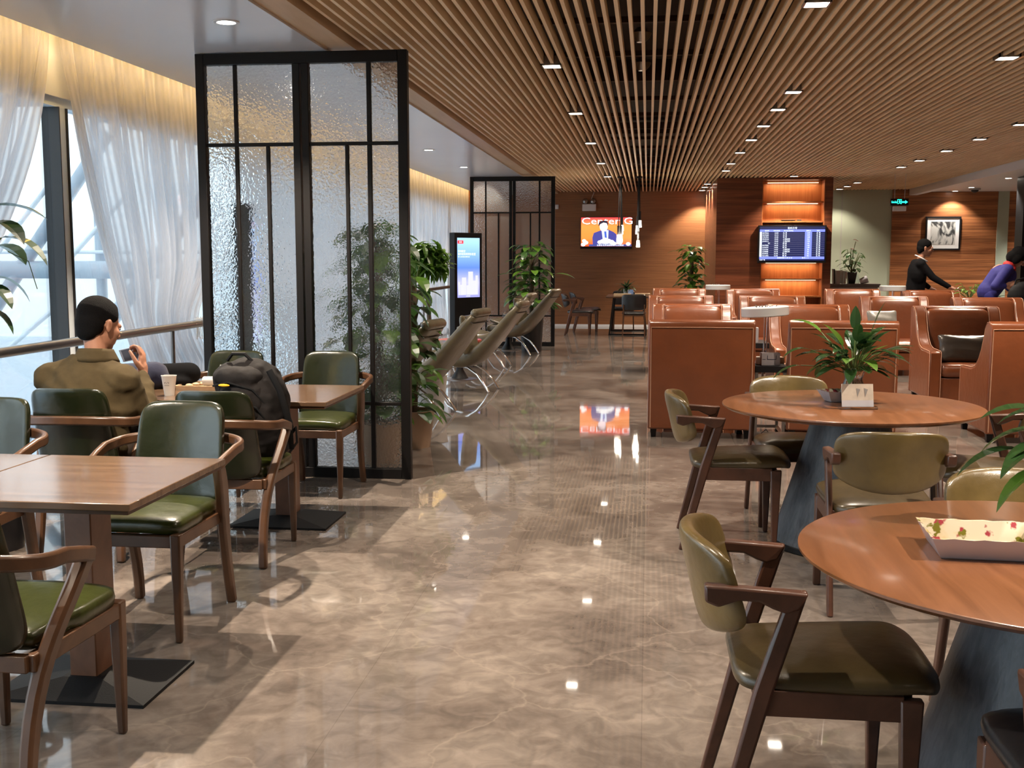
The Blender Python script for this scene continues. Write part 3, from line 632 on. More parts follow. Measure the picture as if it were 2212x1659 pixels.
# square pedestal tables
def sq_table(x0, x1, y0, y1, lab):
    cx_, cy_ = (x0 + x1) / 2, (y0 + y1) / 2; W, D = (x1 - x0) / 2, (y1 - y0) / 2
    t = thing('square_table', lab, 'table', (cx_, cy_, 0), 0, 'square wooden dining tables')
    B().box(-W, W, -D, D, .726, .75).obj('tabletop', MT['top'], t, bevel=.003)
    B().box(-W + .012, W - .012, -D + .012, D - .012, .712, .726).obj('underlay', MT['walnut'], t)
    B().box(-.05, .05, -.075, .075, .03, .712).obj('pedestal', MT['oak'], t, bevel=.004)
    a, c_ = .285, .215
    vs = [(-a, -c_, 0), (a, -c_, 0), (a, c_, 0), (-a, c_, 0), (-a, -c_, .012), (a, -c_, .012), (a, c_, .012), (-a, c_, .012), (-.07, -.09, .05), (.07, -.09, .05), (.07, .09, .05), (-.07, .09, .05)]
    B().add(vs, [(0, 3, 2, 1), (0, 1, 5, 4), (1, 2, 6, 5), (2, 3, 7, 6), (3, 0, 4, 7), (4, 5, 9, 8), (5, 6, 10, 9), (6, 7, 11, 10), (7, 4, 8, 11), (8, 9, 10, 11)]).obj('base_plate', MT['iron'], t, sharp=10)
    return t
t1 = sq_table(-2.318, -1.605, 3.25, 4.055, 'nearest square table, its bare top cut by the left picture edge')
dup(t1, (-2.68, 3.65, 0), 0, 'square table pushed against the nearest one at the left picture edge')
dup(t1, (-2.055, 6.125, 0), 0, 'square table in front of the backpack, its black base plate showing')
dup(t1, (-2.775, 6.125, 0), 0, 'square table holding the paper cup in front of the seated man')

# ------------------------------------------------------------------ angular wooden chairs (face local +x)
def z_chair(lab, grp, back='olive', seat='oliveseat', wd='walnutd'):
    t = thing('wooden_armchair', lab, 'chair', (0, 0, 0), 0, grp)
    for s in (-1, 1):
        y0, y1 = (s * .244, s * .218) if s < 0 else (.218, .244)
        B().prism([(-.262, 0), (-.226, 0), (-.108, .44), (-.03, .698), (-.045, .703), (-.09, .66), (-.158, .44)], 'y', min(y0, y1), max(y0, y1)).obj('leg', MT[wd], t, bevel=.008)
        B().prism([(.200, .43), (.216, .0), (.240, .0), (.258, .43)], 'y', s * .218 - .017, s * .218 + .017).obj('leg', MT[wd], t, bevel=.006)
        B().prism([(-.285, .712), (-.03, .698), (-.052, .655), (-.085, .645), (-.115, .655), (-.15, .672), (-.20, .674), (-.25, .655), (-.283, .668)], 'y', s * .232 - .02, s * .232 + .02).obj('armrest', MT[wd], t, bevel=.007)
    f = B()
    for s in (-1, 1): f.box(-.14, .21, s * .218 - .012, s * .218 + .012, .372, .439)
    f.box(.21, .236, -.2, .2, .375, .436).box(-.15, -.125, -.218, .218, .385, .439)
    f.obj('seat_frame', MT[wd], t, bevel=.003)
    def fs(v):
        u = v.x; w_ = v.z; k = 1 + .05 * (u / .26)
        z = .458 + v.y + .012 * (1 - (w_ / .25) ** 2) + .012 * (u / .26) - (.03 * max(0, (u - .17) / .09) ** 2) - .012 * (w_ / .25) ** 4
        return V(u + .055, w_ * k, z)
    B().pad(.52, .46, .062, p=6, q=4, n=20, fn=fs).obj('seat', MT[seat], t, weld=True, sharp=60)
    def fb(v):
        xx = v.x; zz = v.z; top = zz / .125
        x = -.292 + .10 * (xx / .25) ** 2 - .26 * zz + v.y
        z = .685 + zz * (1 - .10 * (xx / .25) ** 2 if zz > 0 else 1.18 - .42 * (xx / .25) ** 2)
        return V(x, xx, z)
    B().pad(.465, .25, .055, p=5, q=4, n=20, fn=fb).obj('backrest', MT[back], t, weld=True, sharp=60)
    return t
GZ = 'olive leather chairs at the round tables'
zc = z_chair('large foreground olive leather chair left of the nearest round table', GZ)
zc.location = (.435, 2.97, 0)
dup(zc, (.44, 5.98, 0), 0, 'olive leather chair left of the farther round table')
dup(zc, (1.02, 4.965, 0), PI / 2, 'olive leather chair with its back to the camera in front of the farther round table')
dup(zc, (.86, 6.54, 0), -PI / 2 + .06, 'olive leather chair behind the farther round table, facing the camera')
dup(zc, (1.235, 3.58, 0), -PI / 2 + .05, 'olive leather chair at the right picture edge, behind the nearest round table')
dup(zc, (1.76, 5.82, 0), PI, 'olive leather chair right of the farther round table, only arm and post in view')
z_chair('black leather chair in the bottom right picture corner', GZ, 'blackl', 'blackl').location = (1.0, 2.30, 0)
for o in COL.objects:
    if o.get('label', '').startswith('black leather chair in the bottom'): o.rotation_euler.z = PI / 2
GF = 'dark wooden chairs at the far dining table'
fc = z_chair('dark wooden chair at left by the far wall, nearer of two', GF, 'blackl', 'blackl')
fc.location = (-1.36, 22.0, 0)
dup(fc, (-1.27, 23.0, 0), .1, 'dark wooden chair at left by the far wall, farther of two')

# round tables
def round_table(x, y, lab):
    t = thing('round_table', lab, 'table', (x, y, 0), 0, 'round wooden tables on dark cones')
    B().lathe([(0, .718), (.60, .718), (.645, .728), (.664, .741), (.664, .748), (.660, .75), (0, .75)], 96).obj('tabletop', MT['round'], t, sharp=50)
    B().lathe([(0, .035), (.385, .035), (.375, .06), (.20, .66), (.20, .718), (0, .718)], 48).obj('cone_base', MT['slate'], t)
    B().lathe([(0, 0), (.38, 0), (.39, .006), (.39, .03), (.385, .035), (0, .035)], 48).obj('foot_ring', MT['iron'], t)
    return t
rt = round_table(1.068, 5.965, 'farther round table with plant, dish and card holder on it')
dup(rt, (1.077, 2.97, 0), 0, 'nearest round table, cut by the right picture edge')
for o in COL.objects:
    pass
# ------------------------------------------------------------------ tan leather club armchairs (face local +y, origin under the seat centre)
def club_chair(lab, legs=True):
    t = thing('club_armchair', lab, 'armchair', (0, 0, 0), 0, 'tan leather club armchairs')
    W = .437; zb = .075
    prof = [(-.41, zb), (-.42, .5), (-.435, .93), (-.425, .975), (-.39, .995), (-.33, .985), (-.285, .94), (-.25, .86), (-.20, .76), (-.13, .67), (-.05, .61), (.06, .582), (.30, .575), (.385, .57), (.40, .55), (.40, zb)]
    arms = {}
    for s in (-1, 1):
        x0, x1 = (s * W, s * (W - .125)); sp_ = B().prism(prof, 'x', min(x0, x1), max(x0, x1)).obj('side_panel', MT['tan'], t, bevel=.022, seg=3); arms[s] = sp_
    B().prism([(-.41, zb), (-.42, .5), (-.437, .955), (-.42, .985), (-.385, .997), (-.35, .985), (-.33, .5), (-.31, zb)], 'x', -W + .126, W - .126).obj('inner_back', MT['tan'], t, bevel=.01)
    bk_ = B().prism([(-.44, zb), (-.45, .5), (-.462, .955), (-.448, .988), (-.41, 1.002), (-.375, .992), (-.39, .5), (-.39, zb)], 'x', -W - .004, W + .004).obj('back_panel', MT['tan'], t, bevel=.014, seg=3)
    B().pad(.655, .62, .15, p=9, q=5, n=18, fn=lambda v: V(v.x, v.y - .275 - .12 * (v.z / .62), .67 + v.z)).obj('backrest', MT['tan'], t, weld=True, sharp=60)
    B().pad(.655, .66, .15, p=10, q=6, n=16, fn=lambda v: V(v.x, v.z + .075, .375 + v.y)).obj('seat', MT['tan'], t, weld=True, sharp=60)
    B().box(-W + .126, W - .126, -.32, .375, zb, .30).obj('seat_base', MT['tan'], t, bevel=.008)
    b = B()
    yb = -.424
    loop = [(-W + .018, -.442, .09), (-W + .018, -.452, .5), (-W + .018, -.463, .938), (0, -.463, .94), (W - .018, -.463, .938), (W - .018, -.452, .5), (W - .018, -.442, .09)]
    b.tube(loop, .0045, 6)
    b.obj('back_piping', MT['stitch'], bk_)
    for s in (-1, 1):
        for e_ in (W - .006, W - .119):
            B().tube([(s * e_, p, q + .001) for p, q in prof[3:15]] + [(s * e_, .402, .1)], .0035, 5).obj('arm_piping', MT['stitch'], arms[s])
    if legs:
        for sx in (-1, 1):
            for sy in (-.37, .35): B().bar([(sx * .39, sy, 0), (sx * .39, sy, .08)], [.04, .055], [.04, .055], up=(0, 1, 0)).obj('leg', MT['black'], t)
    return t
cc = club_chair('tan leather armchair with its back to the camera, leftmost of the near row')
cc.location = (.455, 9.83, 0)
dup(cc, (1.64, 9.86, 0), math.radians(-4), 'tan leather armchair with its back to the camera, behind the plant on the round table')
dup(cc, (3.21, 9.87, 0), 0, 'tan leather armchair with its back to the camera at the right picture edge')
row = [(.50, 12.27, 'tan armchair facing the camera in the left column, directly over the leftmost near armchair'), (1.77, 12.27, 'tan armchair with a silver cushion, behind the white disc lamp'),
       (3.28, 12.05, 'brown-shaded leather armchair facing the camera with a dark cushion on its seat')]
for x, y, l_ in row: dup(cc, (x, y, 0), PI, l_)
for x, y, l_ in [(.455, 15.1, 'second row tan armchair in the left column, facing the camera'), (1.68, 15.1, 'second row tan armchair right of the middle lamp pole, facing the camera'), (3.28, 15.1, 'second row leather armchair with a grey cushion edge, left of the dark-cushion armchair'), (4.38, 14.75, 'tan armchair at the right edge in front of the person in blue')]: dup(cc, (x, y, 0), PI, l_)
for x, y, l_ in [(.53, 18.6, 'farthest tan armchair in the left column, by the far plant'), (1.745, 18.6, 'farthest tan armchair in front of the lit bookcase'), (3.36, 18.6, 'farthest tan armchair in front of the grey counter'), (4.457, 18.0, 'tan armchair under the hand of the man in the black suit')]: dup(cc, (x, y, 0), PI, l_)

def cushion(x, y, z, W, H, T, rz, tilt, m, lab):
    R = Matrix.Rotation(rz, 3, 'Z') @ Matrix.Rotation(tilt, 3, 'X')
    def fn(v):
        k = 1 + .10 * (abs(v.x) / (W / 2)) ** 3 * (abs(v.z) / (H / 2)) ** 3
        wr = .006 * math.sin(v.z * 60 + v.x * 9) * math.cos(v.x * 8)
        return R @ V(v.x * k, v.y + (wr if abs(v.y) > .01 else 0), v.z * k)
    o = B().pad(W, H, T, p=12, q=2.2, n=22, fn=fn).obj('cushion', MT[m], loc=(x, y, z), weld=True, sharp=80)
    return tag(o, lab, 'cushion', 'loose cushions')
cushion(3.28, 11.90, .585, .56, .28, .13, 0, -.28, 'brownl', 'dark brown leather cushion on the seat of the armchair facing the camera at right')
cushion(1.97, 12.08, .62, .42, .34, .12, 0, -.28, 'pewter', 'silver leather cushion between the two near armchair backs')
cushion(.72, 12.14, .62, .42, .34, .12, 0, -.28, 'pewter', 'silver cushion in the left column armchair, half hidden behind the lamp')
cushion(3.05, 14.95, .64, .40, .38, .12, .3, -.28, 'pewter', 'grey shiny cushion left of the second row armchair')
cushion(1.93, 14.92, .64, .42, .36, .12, 0, -.28, 'pewter', 'pewter cushion in the second row armchair behind the middle lamp')

# side tables + disc lamps
def side_table(x, y, W, D, H, lab):
    t = thing('side_table', lab, 'side table', (x, y, 0), 0, 'black side tables between the armchairs')
    B().box(-W / 2, W / 2, -D / 2, D / 2, H - .055, H).obj('tabletop', MT['black'], t, bevel=.003)
    b = B(); a, c_ = W / 2 - .015, D / 2 - .02
    for sx in (-1, 1):
        for sy in (-1, 1): B().box(sx * a - .012, sx * a + .012, sy * c_ - .012, sy * c_ + .012, 0, H - .055).obj('leg', MT['steel'], t)
    b.box(-a, a, -c_ - .01, -c_ + .01, .02, .045).box(-a, a, c_ - .01, c_ + .01, .02, .045).box(-a - .01, -a + .01, -c_, c_, .02, .045).box(a - .01, a + .01, -c_, c_, .02, .045)
    b.obj('foot_rail', MT['steel'], t)
    return t
def disc_lamp(x, y, z0, zt, lab, tilt=0, R=.20):
    t = thing('disc_lamp', lab, 'table lamp', (x, y, z0), 0, 'white disc lamps among the armchairs')
    h = zt - z0
    B().lathe([(0, 0), (.075, 0), (.075, .018), (.012, .026), (0, .026)], 24).obj('base', MT['chrome'], t)
    B().tube([(0, 0, .02), (0, 0, h - .06)], .008, 10).obj('pole', MT['chrome'], t)
    B().tube([(.022, 0, .02), (.022, 0, h - .06)], .005, 8).obj('pole', MT['chrome'], t)
    M = Matrix.Translation((0, 0, h)) @ Matrix.Rotation(tilt, 4, 'Y')
    B().lathe([(0, -.055), (R - .01, -.055), (R, -.048), (R, .018), (R - .006, .024), (R * .62, .026), (0, .022)], 48, M=M).obj('shade', MT['lampw'], t)
    b = B()
    for k in range(14):
        a = 2.4 * k; r = .02 + .075 * (k / 14); px, py = r * math.cos(a), r * math.sin(a)
        b.tube([M @ V(px, py, .022), M @ V(px * 1.15, py * 1.15, .03 + .016 * ((k * 7) % 5) / 4)], [.006, .002], 6)
    b.obj('finial_cluster', MT['steel'], t)
    return t
side_table(1.035, 9.72, .26, .52, .615, 'black side table between the two near armchair backs')
side_table(1.12, 12.25, .34, .5, .615, 'black side table one row back, carrying a pale box')
side_table(1.12, 18.5, .34, .5, .60, 'black side table under the farthest disc lamp by the bookcase')
side_table(3.86, 18.25, .34, .5, .60, 'black side table left of the man in the suit')
side_table(4.68, 17.0, .3, .5, .62, 'black side table under the small leafy plant at right')
disc_lamp(1.00, 9.72, .615, 1.075, 'nearest white disc lamp, slightly tilted, above the near side table', math.radians(-3.5))
disc_lamp(1.14, 18.5, .60, 1.05, 'farthest white disc lamp, by the dark bookcase tower')
disc_lamp(3.84, 18.2, .60, 1.05, 'white disc lamp left of the man in the suit')
# small things on the side tables
def pbox(name, x, y, z, w_, d, h, m, lab, cat, rz=0, grp=None, bev=.002):
    o = B().box(-w_ / 2, w_ / 2, -d / 2, d / 2, 0, h).obj(name, MT[m], loc=(x, y, z), rz=rz, bevel=bev); return tag(o, lab, cat, grp)
gb = pbox('tissue_box', 1.035, 9.56, .615, .155, .1, .105, 'greybox', 'grey box with a dark outline standing before the lamp pole', 'box', .05)
b = B()
for x0, x1, z0, z1 in ((-.03, .045, .05, .054), (-.03, -.026, .05, .085), (.041, .045, .05, .085), (-.07, -.045, .05, .054)): b.box(x0, x1, -.0515, -.05, z0, z1)
b.obj('printed_mark', MT['navy'], gb)
pbox('napkin_box', 1.115, 9.74, .615, .09, .12, .055, 'beige', 'low beige box right of the grey box on the near side table', 'box', .2)
pbox('paper_stack', .955, 9.66, .615, .05, .12, .06, 'paper', 'white paper stack left of the grey box on the near side table', 'paper', -.1)
gb2 = pbox('magazine_stand', 1.10, 12.1, .615, .16, .1, .16, 'greybox', 'pale grey box on the side table one row back', 'box')
b = B().tube([(-.12, -.1, .012), (-.05, -.16, .09), (0, -.12, .02), (.06, -.17, .05), (.13, -.11, .012)], .004, 6)
tag(b.obj('power_cord', MT['packb'], loc=(1.05, 9.55, 0)), 'thin black power cord on the floor under the near side table', 'cord')

# ------------------------------------------------------------------ high-backed lounge chairs (face local -x)
def lounge(lab):
    t = thing('lounge_chair', lab, 'lounge chair', (0, 0, 0), 0, 'beige high-backed lounge chairs')
    # side centre line (x, z, thickness)
    cl = [(-.50, .40, .07), (-.42, .415, .13), (-.25, .39, .17), (-.08, .365, .19), (.06, .40, .17), (.18, .495, .125), (.295, .615, .105), (.405, .755, .095), (.505, .89, .09), (.572, .982, .08)]
    def outl(sgn):
        o = []
        for i, (x, z, th) in enumerate(cl):
            a = cl[max(i - 1, 0)]; c_ = cl[min(i + 1, len(cl) - 1)]; d = V(c_[0] - a[0], 0, c_[1] - a[1]).normalized(); nrm = V(-d.z, 0, d.x)
            o.append(V(x, 0, z) + nrm * sgn * th / 2)
        return o
    up, lo = outl(1), outl(-1)
    def cr_(P, u):
        u = u * (len(P) - 1); i = min(int(u), len(P) - 2); f = u - i
        p0, p1, p2, p3 = P[max(i - 1, 0)], P[i], P[i + 1], P[min(i + 2, len(P) - 1)]
        return .5 * ((2 * p1) + (p2 - p0) * f + (2 * p0 - 5 * p1 + 4 * p2 - p3) * f * f + (-p0 + 3 * p1 - 3 * p2 + p3) * f ** 3)
    def hw(u): return .24 + .05 * math.sin(PI * min(1, u * 1.25)) - .055 * max(0, (u - .75) / .25) ** 2 - .05 * max(0, (.12 - u) / .12) ** 2
    def shell(c1, mk, fr=1.0):
        b = B(); N = 30; K = 14
        def pt(u, a):
            # a around the section
            s_, c_ = math.sin(a), math.cos(a); w_ = hw(u); yy = w_ * (abs(c_) ** .25) * (1 if c_ >= 0 else -1); k = (abs(s_) ** .7) * (1 if s_ >= 0 else -1)
            P = cr_(up, u) if k > 0 else cr_(lo, u); M_ = (cr_(up, u) + cr_(lo, u)) / 2
            q = M_ + (P - M_) * abs(k); side = (abs(yy) / w_) ** 3
            wing = .035 * side * math.sin(PI * min(1, max(0, (u - .15) / .8)))   # edges wrap forward
            return V(q.x - wing, yy, q.z + wing * .8)
        m = 28
        for i in range(N + 1):
            for j in range(m): b.v.append(tuple(pt(i / N, 2 * PI * j / m)))
        for i in range(N):
            for j in range(m): b.f.append((i * m + j, i * m + (j + 1) % m, (i + 1) * m + (j + 1) % m, (i + 1) * m + j))
        b.f += [tuple(range(m))[::-1], tuple(range(N * m, (N + 1) * m))]
        return b
    sh_ = shell(0, 0).obj('shell', MT['lounge'], t, sharp=70)
    # head roll with seam
    B().cap((.578, -.165, .998), (.578, .165, .998), .042, .042, 14).obj('head_roll', MT['lounge'], t, sharp=70)
    seam = [cr_(up, .93) + V(0, y, 0) + V(-.004, 0, .003) for y in (-.2, -.1, 0, .1, .2)] + [cr_(lo, .93) + V(.004, y, -.003) for y in (.2, .1, 0, -.1, -.2)]
    B().tube([V(p.x, p.y * 1.03, p.z) for p in seam] + [seam[0]], .0045, 6).obj('piping', MT['piping'], sh_)
    B().pad(.47, .46, .07, p=6, q=3, n=14, fn=lambda v: V(v.z * 1 - .23, v.x, .485 + v.y - .06 * (v.z / .23))).obj('seat', MT['lounge'], t, weld=True, sharp=70)
    for s in (-1, 1):
        B().tube([(-.16, s * .15, .30), (-.02, s * .165, .275), (.09, s * .18, .205), (.18, s * .195, .095), (.235, s * .2, .008)], [.013] * 5, 10, flat=1.5).obj('leg', MT['chrome'], t)
        B().tube([(-.10, s * .15, .30), (-.26, s * .165, .275), (-.38, s * .18, .205), (-.46, s * .195, .095), (-.50, s * .2, .008)], [.013] * 5, 10, flat=1.5).obj('leg', MT['chrome'], t)
    return t
lc = lounge('second nearest high-backed lounge chair, its chrome legs and whole back in view')
def lplace(o, nx, ny, deg):   # near rear foot at (nx, ny)
    a = math.radians(deg); p = V(.235 * math.cos(a) + .2 * math.sin(a), .235 * math.sin(a) - .2 * math.cos(a), 0)
    o.location = (nx - p.x, ny - p.y, 0); o.rotation_euler.z = a
lplace(lc, -1.95, 10.36, -12)
for (nx, ny, dg_, l_) in [(-2.03, 8.42, -10, 'nearest lounge chair, brown-edged back peeping out behind the plant'), (-1.765, 12.33, -8, 'third lounge chair from the camera, with a pillow on its seat'),
                          (-1.95, 15.15, -6, 'fourth lounge chair, mostly hidden behind the third'), (-1.795, 17.13, -13, 'farthest lounge chair, in front of the second screen')]:
    d_ = dup(lc, (0, 0, 0), 0, l_); lplace(d_, nx, ny, dg_)
cushion(-2.0, 12.40, .66, .42, .42, .12, math.radians(80), -.10, 'lounge', 'beige pillow standing on the third lounge chair')
cushion(-1.97, 17.3, .68, .42, .42, .12, math.radians(75), -.10, 'lounge', 'beige pillow standing on the farthest lounge chair')
def coffee(x, y, h, m, lab):
    t = thing('coffee_table', lab, 'coffee table', (x, y, 0), 0, 'small round tables by the lounge chairs')
    B().lathe([(0, h - .03), (.27, h - .03), (.275, h - .01), (.27, h), (0, h)], 40).obj('tabletop', MT[m], t)
    B().lathe([(0, .012), (.11, .012), (.045, .12), (.035, h - .03), (0, h - .03)], 24).obj('stem', MT['black'], t)
    B().lathe([(0, 0), (.22, 0), (.22, .008), (.1, .012), (0, .012)], 32).obj('foot_disc', MT['steel'], t)
coffee(-2.33, 13.72, .50, 'orange', 'small red-topped round table between the third and fourth lounge chairs')
coffee(-2.28, 18.2, .50, 'round', 'small round table with glassware in front of the second screen')
gl = thing('glass_jug', 'round clear glass jug on the far small table', 'jug', (-2.28, 18.1, .5)); B().lathe([(.0, 0), (.06, 0), (.085, .05), (.08, .1), (.05, .13), (.055, .15)], 20).obj('body', MT['clear'], gl)
B().lathe([(0, .005), (.055, .005), (.078, .05), (0, .05)], 20).obj('drink', MT['round'], gl)
pbox('napkin_stack', -2.16, 18.2, .5, .16, .12, .03, 'paper', 'white napkins beside the glass jug', 'napkins', .3)

# ------------------------------------------------------------------ advertising kiosk
ka = math.radians(52)
kk = thing('advertising_kiosk', 'tall black kiosk with a lit blue city poster screen', 'kiosk', (-2.81, 17.2, 0), ka, 'advertising kiosks')
B().box(-.29, .29, -.05, .07, .0, 1.90).obj('cabinet', MT['black'], kk, bevel=.006)
B().box(-.33, .33, -.16, .18, .0, .03).obj('base', MT['black'], kk)
sb = plain('kiosk_picture', (0, 0, 0), .2)
def grad_mat(name, z0, z1, stops, es):
    m, n, l, b = newmat(name); t = n.new('ShaderNodeTexCoord'); s = n.new('ShaderNodeSeparateXYZ'); l.new(t.outputs['Object'], s.inputs[0])
    mr = n.new('ShaderNodeMapRange'); mr.inputs['From Min'].default_value = z0; mr.inputs['From Max'].default_value = z1; l.new(s.outputs['Z'], mr.inputs['Value'])
    r = n.new('ShaderNodeValToRGB'); l.new(mr.outputs[0], r.inputs[0])
    for k, (p, c_) in enumerate(stops):
        e = r.color_ramp.elements[k] if k < 2 else r.color_ramp.elements.new(p)
        e.position = p; e.color = c4(c_)
    b.inputs['Base Color'].default_value = (0, 0, 0, 1); l.new(r.outputs[0], b.inputs['Emission Color']); b.inputs['Emission Strength'].default_value = es; b.inputs['Roughness'].default_value = .15
    return m
B().box(-.235, .235, -.053, -.05, .90, 1.82).obj('display', grad_mat('kiosk_display', .9, 1.82, [(0, (.25, .25, .55)), (1, (.35, .62, .98)), (.25, (.42, .42, .85)), (.5, (.10, .20, .75))], 1.0), kk)
b = B()
rr = random.Random(3)
for (x, w_, h) in [(-.2, .03, .2), (-.15, .06, .16), (-.1, .09, .27), (-.02, .06, .15), (.04, .10, .36), (.12, .07, .22), (.17, .05, .3)]: b.box(x - w_ / 2, x + w_ / 2, -.0545, -.0535, .94, .94 + h)
b.obj('skyline_picture', emis('skyline', (.55, .55, .92), .95), kk)
B().box(-.232, -.11, -.0545, -.0535, 1.73, 1.78).obj('red_tag', emis('tag_red', (.85, .03, .04), 1), kk)
text_mesh([('深圳', -.205, 1.742, .033, 'LEFT'), ('深圳航空', -.228, 1.60, .04, 'LEFT'), ('城市机场贵宾休息室', -.228, 1.555, .042, 'LEFT'), ('VIP LOUNGE SERVICE', -.228, 1.52, .026, 'LEFT'), ('LOUNGE', -.06, .915, .022, 'LEFT')], 'lettering', emis('kiosk_letters', (.95, .97, 1), 1), kk, Matrix.Translation((0, -.0552, 0)))

dup(kk, (-2.96, 7.98, 0), math.radians(110), 'black kiosk standing edge-on, dark strip behind the first glass screen')
# ------------------------------------------------------------------ television on the far wall
tv = thing('television', 'wall television showing a man in a dark suit against a red backdrop', 'television', (-.915, 24.6, 2.05))
B().box(-.565, .565, -.06, 0, -.345, .345).obj('casing', MT['black'], tv, bevel=.004)
B().box(-.55, .55, -.064, -.0605, -.29, .335).obj('display', grad_mat('tv_backdrop', -.3, .34, [(0, (.9, .06, .02)), (1, (.95, .04, .06)), (.3, (.85, .22, .04)), (.7, (.85, .25, .05))], 1.05), tv)
TVM = Matrix.Translation((0, -.066, 0))
B().add([V(x, 0, z) for x, z in [(-.29, -.27), (-.30, -.10), (-.27, 0.0), (-.16, .04), (-.08, .07), (.04, .075), (.16, .02), (.22, -.03), (.24, -.15), (.22, -.27)]], [tuple(range(10))], TVM).obj('suit_picture', emis('tv_suit', (.05, .05, .24), 1), tv, recalc=False)
B().add([V(x, -.0008, z) for x, z in [(-.10, .05), (.05, .06), (.04, -.24), (-.06, -.24)]], [(0, 1, 2, 3)], TVM).obj('shirt_picture', emis('tv_shirt', (.6, .75, .95), 1), tv, recalc=False)
B().add([V(x, -.0016, z) for x, z in [(-.045, .035), (.0, .035), (.015, -.10), (-.005, -.14), (-.03, -.10)]], [(0, 1, 2, 3, 4)], TVM).obj('tie_picture', emis('tv_tie', (.05, .10, .45), 1), tv, recalc=False)
B().ell((-.055, -.067, .14), (.088, .002, .115), 24).obj('face_picture', emis('tv_face', (.95, .75, .78), 1), tv)
B().add([V(x, -.0035, z) for x, z in [(-.165, .14), (-.165, .21), (-.13, .255), (-.05, .27), (.02, .255), (.045, .20), (.03, .15), (.01, .21), (-.06, .225), (-.13, .19)]], [tuple(range(10))], TVM).obj('hair_picture', emis('tv_hair', (.02, .015, .03), 1), tv, recalc=False)
b = B()
for (x, z, r) in [(-.14, -.20, .05), (-.08, -.185, .06), (-.02, -.16, .07), (.05, -.18, .065), (.12, -.2, .06), (.17, -.23, .05), (-.48, -.17, .045), (-.44, -.21, .05), (-.50, -.25, .05), (.48, -.24, .05), (.30, -.2, .06), (.28, -.12, .05)]: b.ell((x, -.07, z), (r, .002, r * .8), 14)
b.obj('flower_picture', emis('tv_flowers', (.95, .93, .9), 1.1), tv)
B().box(-.375, .55, -.0705, -.0685, -.289, -.245).obj('ticker_strip', emis('tv_ticker', (.04, .06, .22), 1), tv)
text_mesh([('Center·G', 0, .19, .205, 'CENTER')], 'backdrop_lettering', emis('tv_letters', (1, .93, .95), 1.1), tv, Matrix.Translation((.02, -.0655, 0)) @ Matrix.Diagonal((1.42, 1, 1, 1)))
text_mesh([('主席在北京出席新闻中心记者会', .09, -.281, .042, 'CENTER')], 'ticker_lettering', emis('tv_white', (1, 1, 1), 1.1), tv, Matrix.Translation((0, -.0712, 0)))

# ------------------------------------------------------------------ bookcase niche with flight board
bc = thing('lit_bookcase', 'orange wood shelving niche with glowing shelf edges in the dark tower', 'bookcase', (2.572, 20.945, 0))
bc.scale = (.938, 1, 1)
B().box(-.58, .58, -.01, .015, .3, 2.895).obj('back_panel', MT['niche'], bc)
for s in (-1, 1): B().box(s * .583 - .012, s * .583 + .012 - (.0 if s < 0 else .01), -.335, -.01, .3, 2.895).obj('side_panel', MT['niche'], bc)
for z in (.83, 1.14, 1.45, 2.17, 2.52): B().box(-.565, .565, -.30, -.01, z - .025, z).obj('shelf', MT['niche'], bc)
B().box(-.565, .565, -.33, -.01, .30, .62).obj('plinth', MT['niche'], bc)
for z in (1.14, 1.45, 2.52, 2.895):
    B().box(-.46, .50, -.06, -.035, z - .036, z - .027).obj('light_strip', MT['shelfled'], bc)
    L = bpy.data.lights.new('shelf_lamp', 'AREA'); L.shape = 'RECTANGLE'; L.size = .95; L.size_y = .04; L.energy = 2.4; L.color = (1, .72, .45)
    o = bpy.data.objects.new('shelf_lamp', L); COL.objects.link(o); o.parent = bc; o.location = (0, -.10, z - .045)
tag(B().lathe([(0, 0), (.11, 0), (.14, .02), (.13, .025), (0, .022)], 24).obj('shallow_bowl', MT['brownl'], loc=(2.51, 20.78, 2.17)), 'dark shallow bowl on the shelf right above the flight board', 'bowl')
pbox('small_box', 2.70, 20.78, 2.17, .08, .08, .03, 'brownl', 'small dark box right of the shallow bowl above the flight board', 'box')
fb_ = thing('flight_board', 'blue flight information screen mounted on the bookcase', 'screen', (2.556, 20.555, 1.756))
fb_.scale = (.942, 1, .93)
B().box(-.635, .635, -.035, .035, -.36, .36).obj('casing', MT['black'], fb_, bevel=.004)
B().box(-.605, .605, -.038, -.0355, -.315, .335).obj('display', emis('board_navy', (.008, .012, .06), 1), fb_)
b = B().box(-.605, .605, -.0395, -.0385, .235, .28).box(-.605, .605, -.0395, -.0385, -.285, -.24).box(.235, .365, -.0395, -.0385, -.24, .235)
b.obj('blue_bands', emis('board_blue', (.16, .20, .82), 1.1), fb_)
b = B()
for k in range(12): b.box(-.56, .60, -.0393, -.0388, .235 - .0395 * (k + 1) - .001, .235 - .0395 * (k + 1) + .001)
b.obj('row_lines', emis('board_lines', (.22, .22, .32), 1), fb_)
B().box(-.605, -.565, -.0396, -.0386, -.24, .235).obj('side_band', emis('board_side', (.75, .85, .9), 1), fb_)
its = [('登机引导', .0, .29, .045, 'CENTER'), ('航班号', -.47, .245, .028, 'CENTER'), ('时间/状态', -.29, .245, .028, 'CENTER'), ('终点站/经停站', -.07, .245, .028, 'CENTER'), ('登机口', .30, .245, .028, 'CENTER'), ('状态', .48, .245, .028, 'CENTER'),
       ('机场贵宾室 16 时 35 分', -.13, -.272, .028, 'CENTER'), ('第1页 1 / 4', .25, -.272, .026, 'CENTER'), ('机场广播', -.60, -.312, .026, 'LEFT')]
dest = ['北 京', '北 京', '北 京', '上海虹桥', '上海虹桥', '成 都', '北 京', '西 安', '上海虹桥', '上海虹桥', '杭 州', '南 京']
